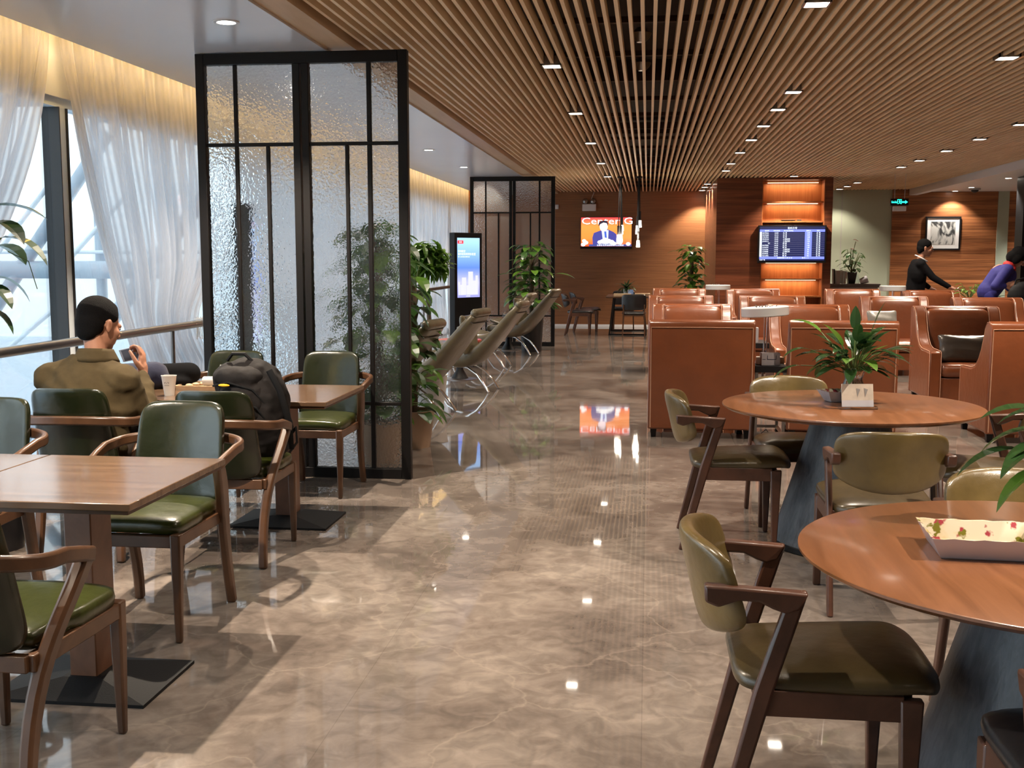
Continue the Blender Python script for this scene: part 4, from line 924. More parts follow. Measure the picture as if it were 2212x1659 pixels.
fl_ = ['ZH9366', 'ZH9608', 'CZ3703', 'MU5334', 'ZH9512', 'SC', 'HU7096', 'CA4379', 'CA1606', 'CZ9888', 'ZH9953', 'HO1845']
gt = ['147', '147', '148', '151', '154', '141', '143', '149', '36', '35', '33', '62']
for k in range(12):
    z = .235 - .0395 * (k + 1) + .006
    cols = [[], [], [], [], []] if k == 0 else cols
    for q_, it_ in enumerate([(fl_[k], -.555 if k != 5 else -.45, z, .034, 'LEFT'), ('1%d:%02d' % (3 + k // 5, (k * 15) % 60 // 5 * 5), -.335, z, .034, 'LEFT'), (dest[k], -.175, z, .034, 'LEFT'), (gt[k], .30, z, .034, 'CENTER'), ('正 常', .485, z, .034, 'CENTER')]): cols[q_].append(it_)
bl_ = emis('board_letters', (.85, .92, 1), 1.15)
for nm_, ii in [('title_lettering', its[:1]), ('heading_lettering', its[1:6]), ('footer_lettering', its[6:])] + list(zip(['flight_number_column', 'time_column', 'destination_column', 'gate_column', 'status_column'], cols)):
    text_mesh(ii, nm_, bl_, fb_, Matrix.Translation((0, -.0402, 0)))

# emergency light, exit sign, pendant clusters, picture, wall sensor
em = thing('emergency_light', 'white twin-lamp emergency light above the television', 'emergency light', (-1.29, 24.6, 2.60))
B().box(-.15, .15, -.08, 0, -.075, .075).obj('case', MT['white'], em, bevel=.006)
for s in (-1, 1): B().lathe([(0, -.04), (.055, -.04), (.065, -.02), (.05, .03), (0, .05)], 20, M=Matrix.Translation((s * .085, -.05, .135)) @ Matrix.Rotation(PI / 2, 4, 'X')).obj('lamp_head', MT['steel'], em)
B().tube([(.02, -.02, .08), (.05, -.02, .2), (.10, -.02, .33)], .006, 6).obj('cable', MT['wire'], em)
ex = thing('exit_sign', 'hanging green exit sign with arrow and running figure', 'exit sign', (4.257, 19.9, 2.455))
ex.scale = (.9, 1, .9)
B().box(-.165, .165, -.02, .02, -.06, .07).obj('case', MT['black'], ex, bevel=.003)
B().box(-.12, .12, -.04, .03, -.165, -.075).obj('battery_box', MT['white'], ex, bevel=.006)
b = B(); ZM = Matrix.Translation((0, -.0215, .005))
def poly(pts): b.add([V(x, 0, z) for x, z in pts], [tuple(range(len(pts)))], ZM)
poly([(.04, .014), (.10, .014), (.10, .034), (.15, 0), (.10, -.034), (.10, -.014), (.04, -.014)])
for a in ((-.15, -.05, -.012, -.002), (-.15, -.135, -.002, .028), (-.12, -.105, -.002, .02), (-.09, -.075, -.002, .028), (-.06, -.045, -.002, .02)): b.box(a[0], a[1], -.0215, -.0205, a[2], a[3])
b.box(-.045, .035, -.0218, -.0208, .046, .056).box(-.045, -.037, -.0218, -.0208, -.03, .05).box(.027, .035, -.0218, -.0208, -.03, .05)
b.ell((-.002, -.0215, .033), (.009, .001, .009), 10)
poly([(-.018, .02), (.012, .022), (.022, .004), (.014, .002), (.006, .012), (.010, -.012), (.026, -.03), (.016, -.036), (.0, -.018), (-.022, -.036), (-.03, -.03), (-.008, -.01), (-.008, .008), (-.022, .004)])
b.obj('pictogram', MT['exitg'], ex, recalc=False)
for s in (-1, 1): B().tube([(s * .09, 0, .07), (s * .10, 0, .535)], .004, 6).obj('hanger', MT['wire'], ex)
for i, (px, zs) in enumerate([(-.50, [(.02, 1.93, .15), (-.03, 1.76, .16), (.015, 1.80, .12), (.03, 1.99, .10)]), (-.18, [(.025, 2.05, .12), (-.015, 1.93, .15), (.0, 1.70, .12)])]):
    pn = thing('pendant_cluster', ['left cluster of white glass pendants in front of the television', 'right cluster of white glass pendants beside the television'][i], 'pendant lamp', (px, 20, 2.94), 0, 'pendant lamp clusters')
    B().lathe([(0, 0), (.06, 0), (.06, -.03), (0, -.03)], 20).obj('canopy', MT['black'], pn)
    for k, (dx, z, h) in enumerate(zs):
        ang = k * 2.1
        B().tube([(dx * .5, .02 * math.sin(ang), -.02), (dx, .03 * math.sin(ang + 1), z + h - 2.9)], .009, 6).obj('cord', MT['packb'], pn)
        B().lathe([(.0, z + h - 2.94), (.026, z + h - 2.94), (.034, z - 2.94), (.0, z - 2.94)], 18, c=(dx, .03 * math.sin(ang + 1), 0)).obj('glass_shade', MT['pendglow'], pn)
        B().tube([(dx, .03 * math.sin(ang + 1), z + h - 2.94), (dx, .03 * math.sin(ang + 1), z + h - 2.94 + .16)], .022, 10).obj('socket', MT['black'], pn)
    lp = bpy.data.lights.new('pendant_lamp', 'POINT'); lp.energy = 8; lp.color = (1, .85, .65); lp.shadow_soft_size = .05
    o = bpy.data.objects.new('pendant_lamp', lp); COL.objects.link(o); o.parent = pn; o.location = (0, -.1, -1.05)
def ink():
    m, n, l, bb = newmat('ink_wash'); t = n.new('ShaderNodeTexCoord'); mp = n.new('ShaderNodeMapping'); mp.inputs['Scale'].default_value = (4.2, 1, 2.4); l.new(t.outputs['Object'], mp.inputs[0])
    a = n.new('ShaderNodeTexNoise'); a.inputs['Scale'].default_value = 1.1; a.inputs['Detail'].default_value = 9; a.inputs['Distortion'].default_value = 1.6; l.new(mp.outputs[0], a.inputs['Vector'])
    r = n.new('ShaderNodeValToRGB'); l.new(a.outputs[0], r.inputs[0]); r.color_ramp.elements[0].position = .44; r.color_ramp.elements[0].color = (.03, .03, .03, 1); r.color_ramp.elements[1].position = .56; r.color_ramp.elements[1].color = (.55, .54, .50, 1)
    l.new(r.outputs[0], bb.inputs['Base Color']); bb.inputs['Roughness'].default_value = .6; return m
pf = thing('framed_picture', 'square black-framed ink landscape hung on the striped wood wall', 'picture', (6.155, 24.54, 2.023))
pf.scale = (.925, 1, .91)
b = B()
for a in ((-.385, .385, .35, .385), (-.385, .385, -.385, -.35), (-.385, -.35, -.35, .35), (.35, .385, -.35, .35)): b.box(a[0], a[1], -.035, 0, a[2], a[3])
b.obj('frame', MT['black'], pf)
B().box(-.35, .35, -.02, -.012, -.35, .35).obj('mount', MT['paper'], pf)
B().box(-.27, .27, -.0215, -.0205, -.26, .27).obj('print', ink(), pf)
tag(B().box(-.04, .04, -.05, 0, -.05, .05).obj('wall_sensor', MT['white'], loc=(-2.0, 24.6, 2.62), bevel=.01), 'small white box high on the far wall right of the second screen', 'sensor')
# ------------------------------------------------------------------ far dining table and black chair
ft = thing('far_dining_table', 'dark dining table with slanted metal frame by the far wall', 'table', (-.38, 22.55, 0))
B().box(-.43, .43, -.68, .68, .73, .76).obj('tabletop', MT['walnut'], ft, bevel=.004)
for sy in (-1, 1):
    for sx in (-1, 1): B().bar([(sx * .36, sy * .64, 0), (sx * .28, sy * .60, .73)], .03, .03, up=(0, 1, 0)).obj('leg', MT['black'], ft)
b = B().box(-.36, .36, -.66, -.63, .0, .03).box(-.36, .36, .63, .66, 0, .03)
b.obj('foot_rail', MT['black'], ft)
def side_chair(lab, loc, rz):
    t = thing('black_side_chair', lab, 'chair', loc, rz, 'black chairs at the far dining table')
    for sx in (-1, 1):
        B().bar([(sx * .21, -.24, 0), (sx * .20, -.20, .45), (sx * .20, -.23, .62)], .026, .03, up=(0, 1, 0)).obj('leg', MT['walnut'], t)
        B().bar([(sx * .22, .22, 0), (sx * .20, .20, .43)], .026, .03, up=(0, 1, 0)).obj('leg', MT['walnut'], t)
    B().box(-.2, .2, -.2, .2, .40, .43).obj('seat_frame', MT['walnut'], t)
    B().pad(.46, .44, .06, p=7, q=4, n=12, fn=lambda v: V(v.x, v.z, .455 + v.y)).obj('seat', MT['blackl'], t, weld=True)
    B().pad(.47, .30, .04, p=6, q=4, n=12, fn=lambda v: V(v.x, v.y - .24 + .05 * (v.x / .22) ** 2, .67 + v.z)).obj('backrest', MT['blackl'], t, weld=True)
side_chair('black leather chair with its back to the camera at the far dining table', (-.255, 21.55, 0), 0)
side_chair('black leather chair behind the far dining table, facing the camera', (-.50, 23.6, 0), PI)

# ------------------------------------------------------------------ plants
def rv(a, b_): return random.uniform(a, b_)
def plant(name, lab, loc, pot=None):
    return thing(name, lab, 'plant', loc)
def pot_lathe(r0, r1, h, t, mat, m='soil'):
    _b = B().lathe([(0, 0), (r0, 0), (r1, h * .96), (r1 + .008, h), (r1 - .012, h), (r1 - .02, h * .9), (0, h * .9)], 32)
    po_ = _b.obj('pot', MT[mat], t)
    B().lathe([(0, h * .9), (r1 - .02, h * .902)], 20).obj('soil', MT[m], po_)
def moss_pole(lab, loc, H, R, n, lf=.16, seed=1, low=.25, pot=('pot', .14, .18, .32), mats=('leaf', 'leafl'), long_=()):
    random.seed(seed)
    t = thing('climbing_pothos', lab, 'plant', loc)
    pot_lathe(pot[1], pot[2], pot[3], t, pot[0])
    B().tube([(0, 0, pot[3] * .8), (0, 0, H)], .035, 10).obj('moss_pole', MT['bark'], t)
    A = [B(), B()]; st = B()
    for i in range(n):
        u = i / n; z = low + (H + .08 - low) * u; a = i * 2.4 + rv(-.4, .4); r = R * (1 - .45 * u) * rv(.35, .85)
        p0 = V(.03 * math.cos(a), .03 * math.sin(a), z - .05); p1 = V(r * math.cos(a), r * math.sin(a), z + rv(.0, .10))
        st.tube([p0, (p0 + p1) / 2 + V(0, 0, .03), p1], .0035, 4)
        d = V(math.cos(a), math.sin(a), rv(-.35, .5)); L = lf * rv(.8, 1.35)
        A[i % 3 == 0].leaf(p1, d, L, L * .62, droop=rv(.6, 1.4), fold=.15, n=5)
    for (a, z, r, L) in long_:
        p0 = V(0, 0, z); p1 = V(r * math.cos(a), r * math.sin(a), z + .06); st.tube([p0, (p0 + p1) / 2 + V(0, 0, .05), p1], .004, 4)
        A[1].leaf(p1, (math.cos(a), math.sin(a), .1), L, L * .5, droop=.6, fold=.2)
    st.obj('stems', MT['stem'], t); A[0].obj('foliage', MT[mats[0]], t, recalc=False, sharp=0); A[1].obj('young_foliage', MT[mats[1]], t, recalc=False, sharp=0)
    return t
moss_pole('tall climbing pothos seen through the right half of the first glass screen', (-1.96, 7.96, 0), 1.64, .42, 170, .18, 4, .35, long_=[(PI * 1.02, 1.2, .28, .22), (PI * 1.05, 1.1, .2, .2)])
moss_pole('climbing pothos just right of the first screen, trailing down beside the lounge chairs', (-1.86, 8.72, 0), 1.30, .20, 64, .17, 12, .2, pot=('pot', .13, .17, .30))
moss_pole('bushy pothos on a pole in front of the second screen', (-1.86, 17.9, 0), 1.62, .40, 130, .20, 5, .7, pot=('potb', .16, .2, .6), long_=[(0.0, 1.2, .38, .34), (PI, 1.42, .25, .2), (PI, 1.2, .38, .2)])
moss_pole('yellow-green pothos standing by the far wall at the dark tower', (.83, 21.6, 0), 1.62, .25, 90, .19, 9, .9, pot=('potb', .2, .24, .85), mats=('leafl', 'leaf'), long_=[(PI, 1.58, .30, .18)])
# umbrella tree right of the first screen
random.seed(21)
pa = thing('umbrella_tree', 'money tree with a round crown of drooping pointed leaves beside the curtain', 'plant', (-2.19, 11.0, 0))
pot_lathe(.15, .19, .34, pa, 'potw')
B().tube([(0, 0, .3), (.02, 0, .8), (-.01, 0, 1.2), (.0, 0, 1.46)], [.03, .024, .02, .014], 8).obj('trunk', MT['bark'], pa)
lb = B(); sb_ = B()
for i in range(46):
    th = rv(-.45, 1.35); ph = i * 2.4; d = V(math.cos(ph) * math.cos(th), math.sin(ph) * math.cos(th), math.sin(th)); c_ = V(0, 0, 1.47) + d * rv(.08, .20)
    sb_.tube([V(0, 0, 1.42), c_], .004, 4)
    for k in range(6):
        g = 2 * PI * k / 6; s1 = d.orthogonal().normalized(); s2 = d.cross(s1); dd = (d * .35 + s1 * math.cos(g) + s2 * math.sin(g)).normalized()
        lb.leaf(c_, dd, rv(.13, .19), .052, droop=1.1, fold=.2, n=4)
sb_.obj('stems', MT['stem'], pa); lb.obj('foliage', MT['leafl'], pa, recalc=False, sharp=0)
# plant at the left edge, leaves reaching into the picture
random.seed(5)
pe = thing('large_leaf_plant', 'dark green large-leaved plant reaching in from the left picture edge', 'plant', (-3.40, 5.35, 0))
pot_lathe(.15, .19, .34, pe, 'potb')
B().tube([(0, 0, .3), (.02, 0, .9), (.0, 0, 1.75)], [.025, .02, .012], 8).obj('trunk', MT['bark'], pe)
lb = B(); sb_ = B()
for (z, a, r, L, dr) in [(1.78, .35, .08, .25, .9), (1.70, -.3, .10, .24, 1.4), (1.62, .15, .12, .26, 1.6), (1.58, 1.4, .1, .25, 1.2), (1.50, -.9, .08, .24, 1.4), (1.42, .6, .05, .22, 1.8), (1.38, -.2, .03, .20, 1.8), (1.8, 2.6, .1, .26, 1.2), (1.7, 3.6, .1, .26, 1.2), (1.6, 4.4, .12, .25, 1.3), (1.25, .2, .02, .18, 2.2), (1.45, 2.2, .1, .24, 1.3)]:
    p1 = V(r * math.cos(a), r * math.sin(a), z); sb_.tube([V(0, 0, z - .12), p1], .004, 5); lb.leaf(p1, (math.cos(a), math.sin(a), .25), L * 1.1, L * .52, droop=dr, fold=.2, n=7)
sb_.tube([(.16, 0, 1.55), (.27, 0, 1.50), (.31, 0, 1.36)], .0025, 4)
sb_.obj('stems', MT['stem'], pe); lb.obj('foliage', MT['leafd'], pe, recalc=False, sharp=0)
# peace lilies in glass vases
def peace_lily(lab, loc, rz, n, scale=1, seed=3, spec=()):
    random.seed(seed)
    t = thing('peace_lily', lab, 'plant', loc, rz)
    vs = [(0, .004), (.05, .004), (.068, .03), (.072, .06), (.05, .115), (.046, .13), (.056, .165), (.060, .175)]
    B().lathe([(r * scale, z * scale) for r, z in vs] + [(.056 * scale, .175 * scale), (.051 * scale, .16 * scale), (.042 * scale, .13 * scale), (.046 * scale, .112 * scale), (.066 * scale, .058 * scale), (.06 * scale, .03 * scale), (0, .012 * scale)], 32).obj('glass_vase', MT['vase'], t)
    B().lathe([(0, .014), (.058 * scale, .03 * scale), (.062 * scale, .058 * scale), (.045 * scale, .105 * scale), (0, .106 * scale)], 20).obj('water', MT['waterg'], t)
    rb = B()
    for i in range(8):
        a = rv(0, 6.28); rb.tube([(.02 * math.cos(a), .02 * math.sin(a), .15 * scale), (.03 * math.cos(a + 1), .03 * math.sin(a + 1), .08 * scale), (.045 * math.cos(a + 2), .045 * math.sin(a + 2), .03 * scale)], .0016, 4)
    rb.obj('roots', MT['bark'], t)
    st = B(); lf = B(); ll = B()
    lst = []
    for i in range(n):
        a = i * 2.4 + rv(-.3, .3); el = rv(.15, 1.35); lst.append((a, el, rv(.05, .16) * scale, rv(.12, .18) * scale, rv(.5, 1.3)))
    lst += list(spec)
    for k, (a, el, r, L, dr) in enumerate(lst):
        d = V(math.cos(a) * math.cos(el), math.sin(a) * math.cos(el), math.sin(el)); p0 = V(.02 * math.cos(a), .02 * math.sin(a), .15 * scale)
        p1 = p0 + V(d.x * r, d.y * r, .02 + d.z * r * 1.1); pm = p0 + (p1 - p0) * .5 + V(0, 0, .02)
        st.tube([p0, pm, p1], .0028 * scale, 5)
        (ll if k % 9 == 4 else lf).leaf(p1, (p1 - pm) + V(d.x, d.y, 0) * .02, L, L * .40, droop=dr, fold=.18, n=8)
    st.obj('stems', MT['stem'], t); lf.obj('foliage', MT['leafdd'], t, recalc=False, sharp=0); ll.obj('young_foliage', MT['leafl'], t, recalc=False, sharp=0)
    return t
MT['waterg'] = clear_glass('water_surface', (.97, .98, .98), .05)
MT['leafdd'] = leafmat('leaf_deep', (.014, .045, .014), (.035, .085, .022), .25, .5)
MT['vase'] = clear_glass('vase_glass', (.94, .96, .96), .22)
peace_lily('peace lily in a glass vase on the farther round table', (1.093, 6.05, .75), 0, 66, 1.0, 3, [(-.1, 1.25, .24, .13, .2), (2.7, .85, .24, .2, .9), (3.3, .45, .24, .16, 1.2), (3.2, .1, .26, .17, 1.0), (.2, .5, .2, .13, 1.), (1.4, 1.3, .2, .14, .3)])
peace_lily('peace lily at the right picture edge above the nearest round table', (1.29, 3.22, .75), 0, 6, 1.0, 8, [(2.9, .9, .16, .20, 1.6), (3.3, .5, .16, .17, 1.3), (3.0, .35, .15, .15, 1.5), (3.1, .85, .17, .24, 1.3), (3.0, .25, .22, .20, 1.2), (3.4, .35, .20, .16, 1.6), (2.8, .6, .16, .22, 1.5), (3.2, .1, .15, .2, 1.6)])
def tray(name, lab, cat, loc, rz, W, D, H, m_in, m_out, flare=.03):
    t = thing(name, lab, cat, loc, rz)
    w0, d0, w1, d1 = W / 2 - flare, D / 2 - flare, W / 2, D / 2
    def ring(w_, d, z, c_=.012, wav=0):
        o = []; n = 12
        for sx, sy in ((1, 1), (-1, 1), (-1, -1), (1, -1)):
            ex_, ey = {(1, 1): (-1, 1), (-1, 1): (-1, -1), (-1, -1): (1, -1), (1, -1): (1, 1)}[(sx, sy)], None
            a = V(sx * w_, sy * d, z); nx = {(1, 1): (-1, 1), (-1, 1): (-1, -1), (-1, -1): (1, -1), (1, -1): (1, 1)}[(sx, sy)]
            bb = V(nx[0] * w_, nx[1] * d, z)
            for k in range(n):
                q = a + (bb - a) * (k / n); q.z += wav * math.sin(k * 2.1 + sx + 2 * sy); o.append(q)
        return o
    def shell(rings, name_, m):
        b = B(); n = len(rings[0])
        for r in rings: b.v += [tuple(p) for p in r]
        for i in range(len(rings) - 1):
            for j in range(n): b.f.append((i * n + j, i * n + (j + 1) % n, (i + 1) * n + (j + 1) % n, (i + 1) * n + j))
        return b, n
    b, n = shell([ring(w0, d0, 0), ring(w0 + .004, d0 + .004, .004), ring(w1, d1, H, wav=.0016)], 'o', None); b.f.append(tuple(range(n))[::-1])
    b.obj('outside', MT[m_out], t, recalc=False, sharp=50)
    b, n = shell([ring(w1, d1, H, wav=.0016), ring(w1 - .007, d1 - .007, H - .001, wav=.0016), ring(w0 - .002, d0 - .002, .010), ring(w0 - .02, d0 - .02, .007)], 'i', None); b.f.append(tuple(range(3 * n, 4 * n)))
    b.obj('inside', MT[m_in], t, recalc=False, sharp=50)
    return t
tray('serving_dish', 'long flower-patterned porcelain dish on the nearest round table', 'dish', (.885, 2.985, .75), math.radians(-3), .30, .235, .058, 'china', 'porcelain')
tray('small_dish', 'small flower-patterned bowl left of the glass vase on the farther round table', 'dish', (1.01, 6.10, .75), .3, .15, .15, .06, 'china', 'porcelain', .035)
def card_holder(lab, loc, rz, s=1):
    t = thing('card_holder', lab, 'card holder', loc, rz)
    B().box(-.085 * s, .085 * s, -.025, .025, 0, .016).obj('stand', MT['acrylic'], t)
    M = Matrix.Translation((0, 0, .012)) @ Matrix.Rotation(-.2, 4, 'X')
    cd_ = B().box(-.072 * s, .072 * s, -.003, .003, 0, .105 * s, M).obj('card', MT['card'], t)
    B().box(-.072 * s, .072 * s, -.0036, -.0032, 0, .03 * s, M).obj('lower_band', MT['porcelain'], cd_)
    b = B()
    for x0 in (-.005, .03):
        k = len(b.v); b.v += [tuple(M @ V(x0 * s, -.0038, .085 * s)), tuple(M @ V((x0 + .018) * s, -.0038, .08 * s)), tuple(M @ V((x0 + .004) * s, -.0038, .045 * s))]; b.f.append((k, k + 1, k + 2))
    b.obj('printed_mark', MT['grey'], t, recalc=False)
    return t
card_holder('printed card in a clear acrylic stand on the farther round table', (1.072, 5.79, .75), math.radians(7), 1.12)
# far table things
vz = thing('small_potted_fern', 'small fern in a white pot on the far dining table', 'plant', (-.42, 22.3, .76)); pot_lathe(.05, .06, .15, vz, 'potw'); random.seed(2); lb = B()
for i in range(60):
    a = i * 2.4; lb.leaf((0, 0, .15), (math.cos(a), math.sin(a), rv(.2, 1.6)), rv(.15, .34), .035, droop=rv(.5, 1.5), fold=.1, n=4)
lb.obj('foliage', MT['leafd'], vz, recalc=False, sharp=0)
pbox('blue_card', -.33, 22.05, .76, .10, .03, .13, 'blue', 'small pale blue card standing beside the fern on the far table', 'card') if MT.setdefault('blue', plain('pale_blue_print', (.25, .4, .75), .5)) else None
pbox('woven_tray', -.49, 22.0, .76, .34, .25, .05, 'fascia', 'pale woven tray left of the fern pot on the far table', 'tray')
pbox('woven_tray', -.10, 22.25, .76, .30, .25, .05, 'fascia', 'pale woven tray right of the fern pot on the far table', 'tray')
# grey service counter with plant, books, cup
co = thing('service_counter', 'grey stone service counter beyond the armchairs', 'counter', (3.83, 22.2, 0))
B().box(-.55, .52, -.3, .3, 0, .95).obj('body', MT['grey'], co); B().box(-.565, .56, -.33, .33, .95, 1.02).obj('worktop', MT['counter'], co, bevel=.004)
an = thing('anthurium', 'anthurium with two red flowers in a black pot on the counter', 'plant', (3.885, 22.1, 1.02))
B().lathe([(0, 0), (.085, 0), (.13, .22), (.12, .22), (0, .20)], 4, M=Matrix.Rotation(PI / 4, 4, 'Z')).obj('pot', MT['potb'], an, sharp=20)
random.seed(11); lb = B(); sb_ = B()
for i in range(26):
    a = i * 2.4; z = .25 + .42 * (i / 26); r = rv(.05, .28) * (1 - .5 * i / 26); p1 = V(r * math.cos(a), r * math.sin(a), z); sb_.tube([(0, 0, .2), p1], .006, 5)
    lb.leaf(p1, (math.cos(a), math.sin(a), rv(-.3, .4)), rv(.13, .2), .09, droop=.9, fold=.1, n=4)
sb_.tube([(0, 0, .2), (.02, 0, .6), (.06, 0, .80)], .007, 5); sb_.tube([(0, 0, .2), (-.03, 0, .45), (-.02, 0, .66)], .007, 5)
lb.obj('foliage', MT['leafdd'], an, recalc=False, sharp=0); sb_.obj('stems', MT['stem'], an)
b = B(); b.leaf((.0, -.02, .83), (1, -.2, .3), .12, .11, 1, n=5); b.leaf((-.05, -.02, .66), (1, -.3, .2), .11, .1, 1, n=5); b.obj('red_flowers', MT['redf'], an, recalc=False, sharp=0)
for i, (x, w_, h, tl) in enumerate([(3.545, .03, .28, -.08), (3.61, .07, .25, .0), (3.68, .035, .25, .1), (3.735, .035, .24, .14)]):
    o = B().box(-w_ / 2, w_ / 2, -.09, .09, 0, h).obj('standing_folder', MT[['potb', 'book', 'grey', 'book'][i]], loc=(x, 22.0, 1.02)); o.rotation_euler.y = tl * .6
    tag(o, ['leftmost black folder standing on the counter', 'thick silver box standing second from left on the counter', 'dark grey folder leaning on the counter beside the silver box', 'silver folder leaning against the anthurium pot'][i], 'folder', 'folders on the counter')
cw = thing('white_cup', 'white cup lying right of the black pot on the counter', 'cup', (4.09, 22.0, 1.08)); B().lathe([(0, -.06), (.05, -.06), (.075, .08), (.068, .08), (.045, -.05)], 18, M=Matrix.Rotation(1.2, 4, 'Y')).obj('body', MT['porcelain'], cw)
tag(B().lathe([(0, 0), (.03, 0), (.045, .08), (.02, .13), (.012, .19)], 16).obj('glass_bottle', MT['clear'], loc=(4.04, 22.33, 1.02)), 'clear small glass bottle behind the anthurium pot', 'bottle')
lp_ = thing('leafy_pot_plant', 'small glossy leafy plant between the man in the suit and the person in blue', 'plant', (4.68, 17.0, .62)); pot_lathe(.07, .09, .30, lp_, 'potw'); random.seed(14); lb = B(); sb_ = B()
for i in range(22):
    a = i * 2.4; r = rv(.05, .17); p1 = V(r * math.cos(a), r * math.sin(a), rv(.36, .52)); sb_.tube([(0, 0, .28), p1], .004, 4); lb.leaf(p1, (math.cos(a), math.sin(a), .4), .11, .06, 1, n=4)
lb.obj('foliage', MT['leafl'], lp_, recalc=False, sharp=0); sb_.obj('stems', MT['stem'], lp_)
l2 = thing('green_pot_plant', 'dark leafy plant in front of the person in blue at the right', 'plant', (4.90, 16.75, .70)); pot_lathe(.08, .1, .2, l2, 'potb'); lb = B()
pbox('plant_stand', 4.90, 16.75, 0, .3, .3, .7, 'grey', 'low grey stand under the dark plant at right', 'stand')
for i in range(30):
    a = i * 2.4; lb.leaf((0, 0, .2), (math.cos(a), math.sin(a), rv(.6, 2)), rv(.15, .3), .06, .8, n=4)
lb.obj('foliage', MT['leafd'], l2, recalc=False, sharp=0)

# ------------------------------------------------------------------ things on the left tables
cu = thing('paper_cup', 'white paper cup with a small printed mark on the table', 'cup', (-2.66, 5.92, .75))
B().lathe([(0, .004), (.027, .0), (.041, .108), (.043, .112), (.040, .112), (.026, .008), (0, .008)], 28).obj('body', MT['paper'], cu)
b = B()
for k in range(5): b.box(-.012 + k * .006, -.009 + k * .006, -.0375, -.036, .070 + (k % 2) * .004, .078 - (k == 2) * .004)
b.box(-.012, .016, -.036, -.0345, .058, .060).obj('printed_mark', MT['greybox'], cu)
fp = thing('food_tray', 'beige tray of food scraps and wrappers left of the backpack', 'tray', (-2.56, 6.28, .75))
def tray_sub(): pass
B().box(-.17, .17, -.12, .12, 0, .012).obj('tray_floor', MT['fascia'], fp, bevel=.004)
b = B()
for a in ((-.18, .18, -.13, -.115), (-.18, .18, .115, .13), (-.18, -.165, -.13, .13), (.165, .18, -.13, .13)): b.box(*a, .0, .026)
b.obj('rim', MT['fascia'], fp)
b = B(); random.seed(6)
for k in range(9): b.ell((rv(-.13, .02), rv(-.08, .08), .02), (rv(.012, .03), rv(.012, .03), .012), 10)
tag(b.obj('food_scraps', MT['fascia'], loc=(-2.56, 6.28, .75)), 'pale food scraps on the beige tray', 'food', kind='stuff')
b = B().tube([(-.03, -.03, .045), (.16, -.06, .05)], .028, 12); o = b.obj('paper_wrapper', MT['paper'], loc=(-2.56, 6.28, .75)); tag(o, 'rolled white paper wrapper on the beige tray', 'wrapper')
tt = thing('tent_card', 'folded white tent card standing behind the backpack', 'card', (-2.50, 6.36, .75), -.5)
B().add([(-.05, -.03, 0), (.05, -.03, 0), (.05, 0, .13), (-.05, 0, .13), (-.05, .03, 0), (.05, .03, 0), (-.05, -.028, 0), (.05, -.028, 0), (.05, .002, .13), (-.05, .002, .13)], [(0, 1, 2, 3), (3, 2, 5, 4)]).obj('folded_sheet', MT['paper'], tt, recalc=False)
o = B().cap((-.30, 0, .06), (.10, .02, .075), .07, .085, 16).ell((-.1, 0, .06), (.26, .12, .07), 20).ell((.02, .05, .05), (.2, .13, .06), 18).fused('folded_coat', MT['navy'], loc=(-2.99, 6.22, .75), vox=.012)
tag(o, 'dark navy coat lying folded on the table in front of the seated man', 'coat')
o = B().cap((-.085, 0, .07), (.085, .03, .08), .07, .068, 16).ell((.0, .0, .04), (.13, .09, .045), 16).fused('neck_pillow', MT['suit'], loc=(-2.80, 6.30, .75), vox=.01)
tag(o, 'dark rounded neck pillow at the end of the navy coat', 'pillow')

def crumple(o, a, f):
    for v in o.data.vertices:
        v.co += v.normal * a * (1 - 2 * abs(noise.noise(v.co * f))) * .6 + v.normal * a * .5 * noise.noise(v.co * f * 2.6)
# backpack
bp_ = thing('backpack', 'black backpack with yellow zip tag sitting on the green chair', 'backpack', (-2.03, 5.50, .48), math.radians(-4))
bp_.scale = (1.12, 1.0, 1.03)
b = B().ell((0, .0, .20), (.165, .13, .24), 24).ell((0, -.01, .36), (.16, .13, .15), 24).ell((.06, -.02, .26), (.13, .13, .22), 20).ell((-.06, -.03, .40), (.11, .10, .09), 18).ell((0, .03, .08), (.17, .14, .1), 20).ell((.12, .0, .18), (.07, .11, .16), 16)
o = b.fused('bag_body', MT['pack'], bp_, vox=.011)
crumple(o, .012, 11)
b = B().ell((.0, -.10, .30), (.12, .075, .15), 18).ell((-.02, -.09, .42), (.125, .085, .06), 16); crumple(b.fused('front_pocket', MT['pack'], bp_, vox=.011), .008, 14)
def onback(pts, r=.006, m='packb', name='strap', flat=1, rr_=6): return B().tube(pts, r, rr_, flat=flat).obj(name, MT[m], bp_)
onback([(.13, -.10, .46), (.18, -.10, .36), (.205, -.06, .20), (.20, -.03, .06)], .016, flat=.4, name='shoulder_strap')
onback([(-.09, -.05, .50), (-.06, -.06, .535), (.0, -.06, .535), (.03, -.05, .50)], .009, name='top_handle')
onback([(-.13, -.13, .38), (-.04, -.18, .405), (.07, -.16, .37), (.13, -.12, .28)], .005, name='zip')
onback([(-.12, -.15, .30), (0, -.185, .33), (.09, -.165, .28), (.14, -.11, .18)], .005, name='zip')
onback([(.17, .04, .12), (.21, .02, .16), (.22, .0, .09), (.19, -.02, .04)], .012, flat=.4, name='waist_strap')
B().ell((-.055, -.182, .39), (.028, .008, .008), 10).obj('zip_tag', MT['yellow'], bp_)

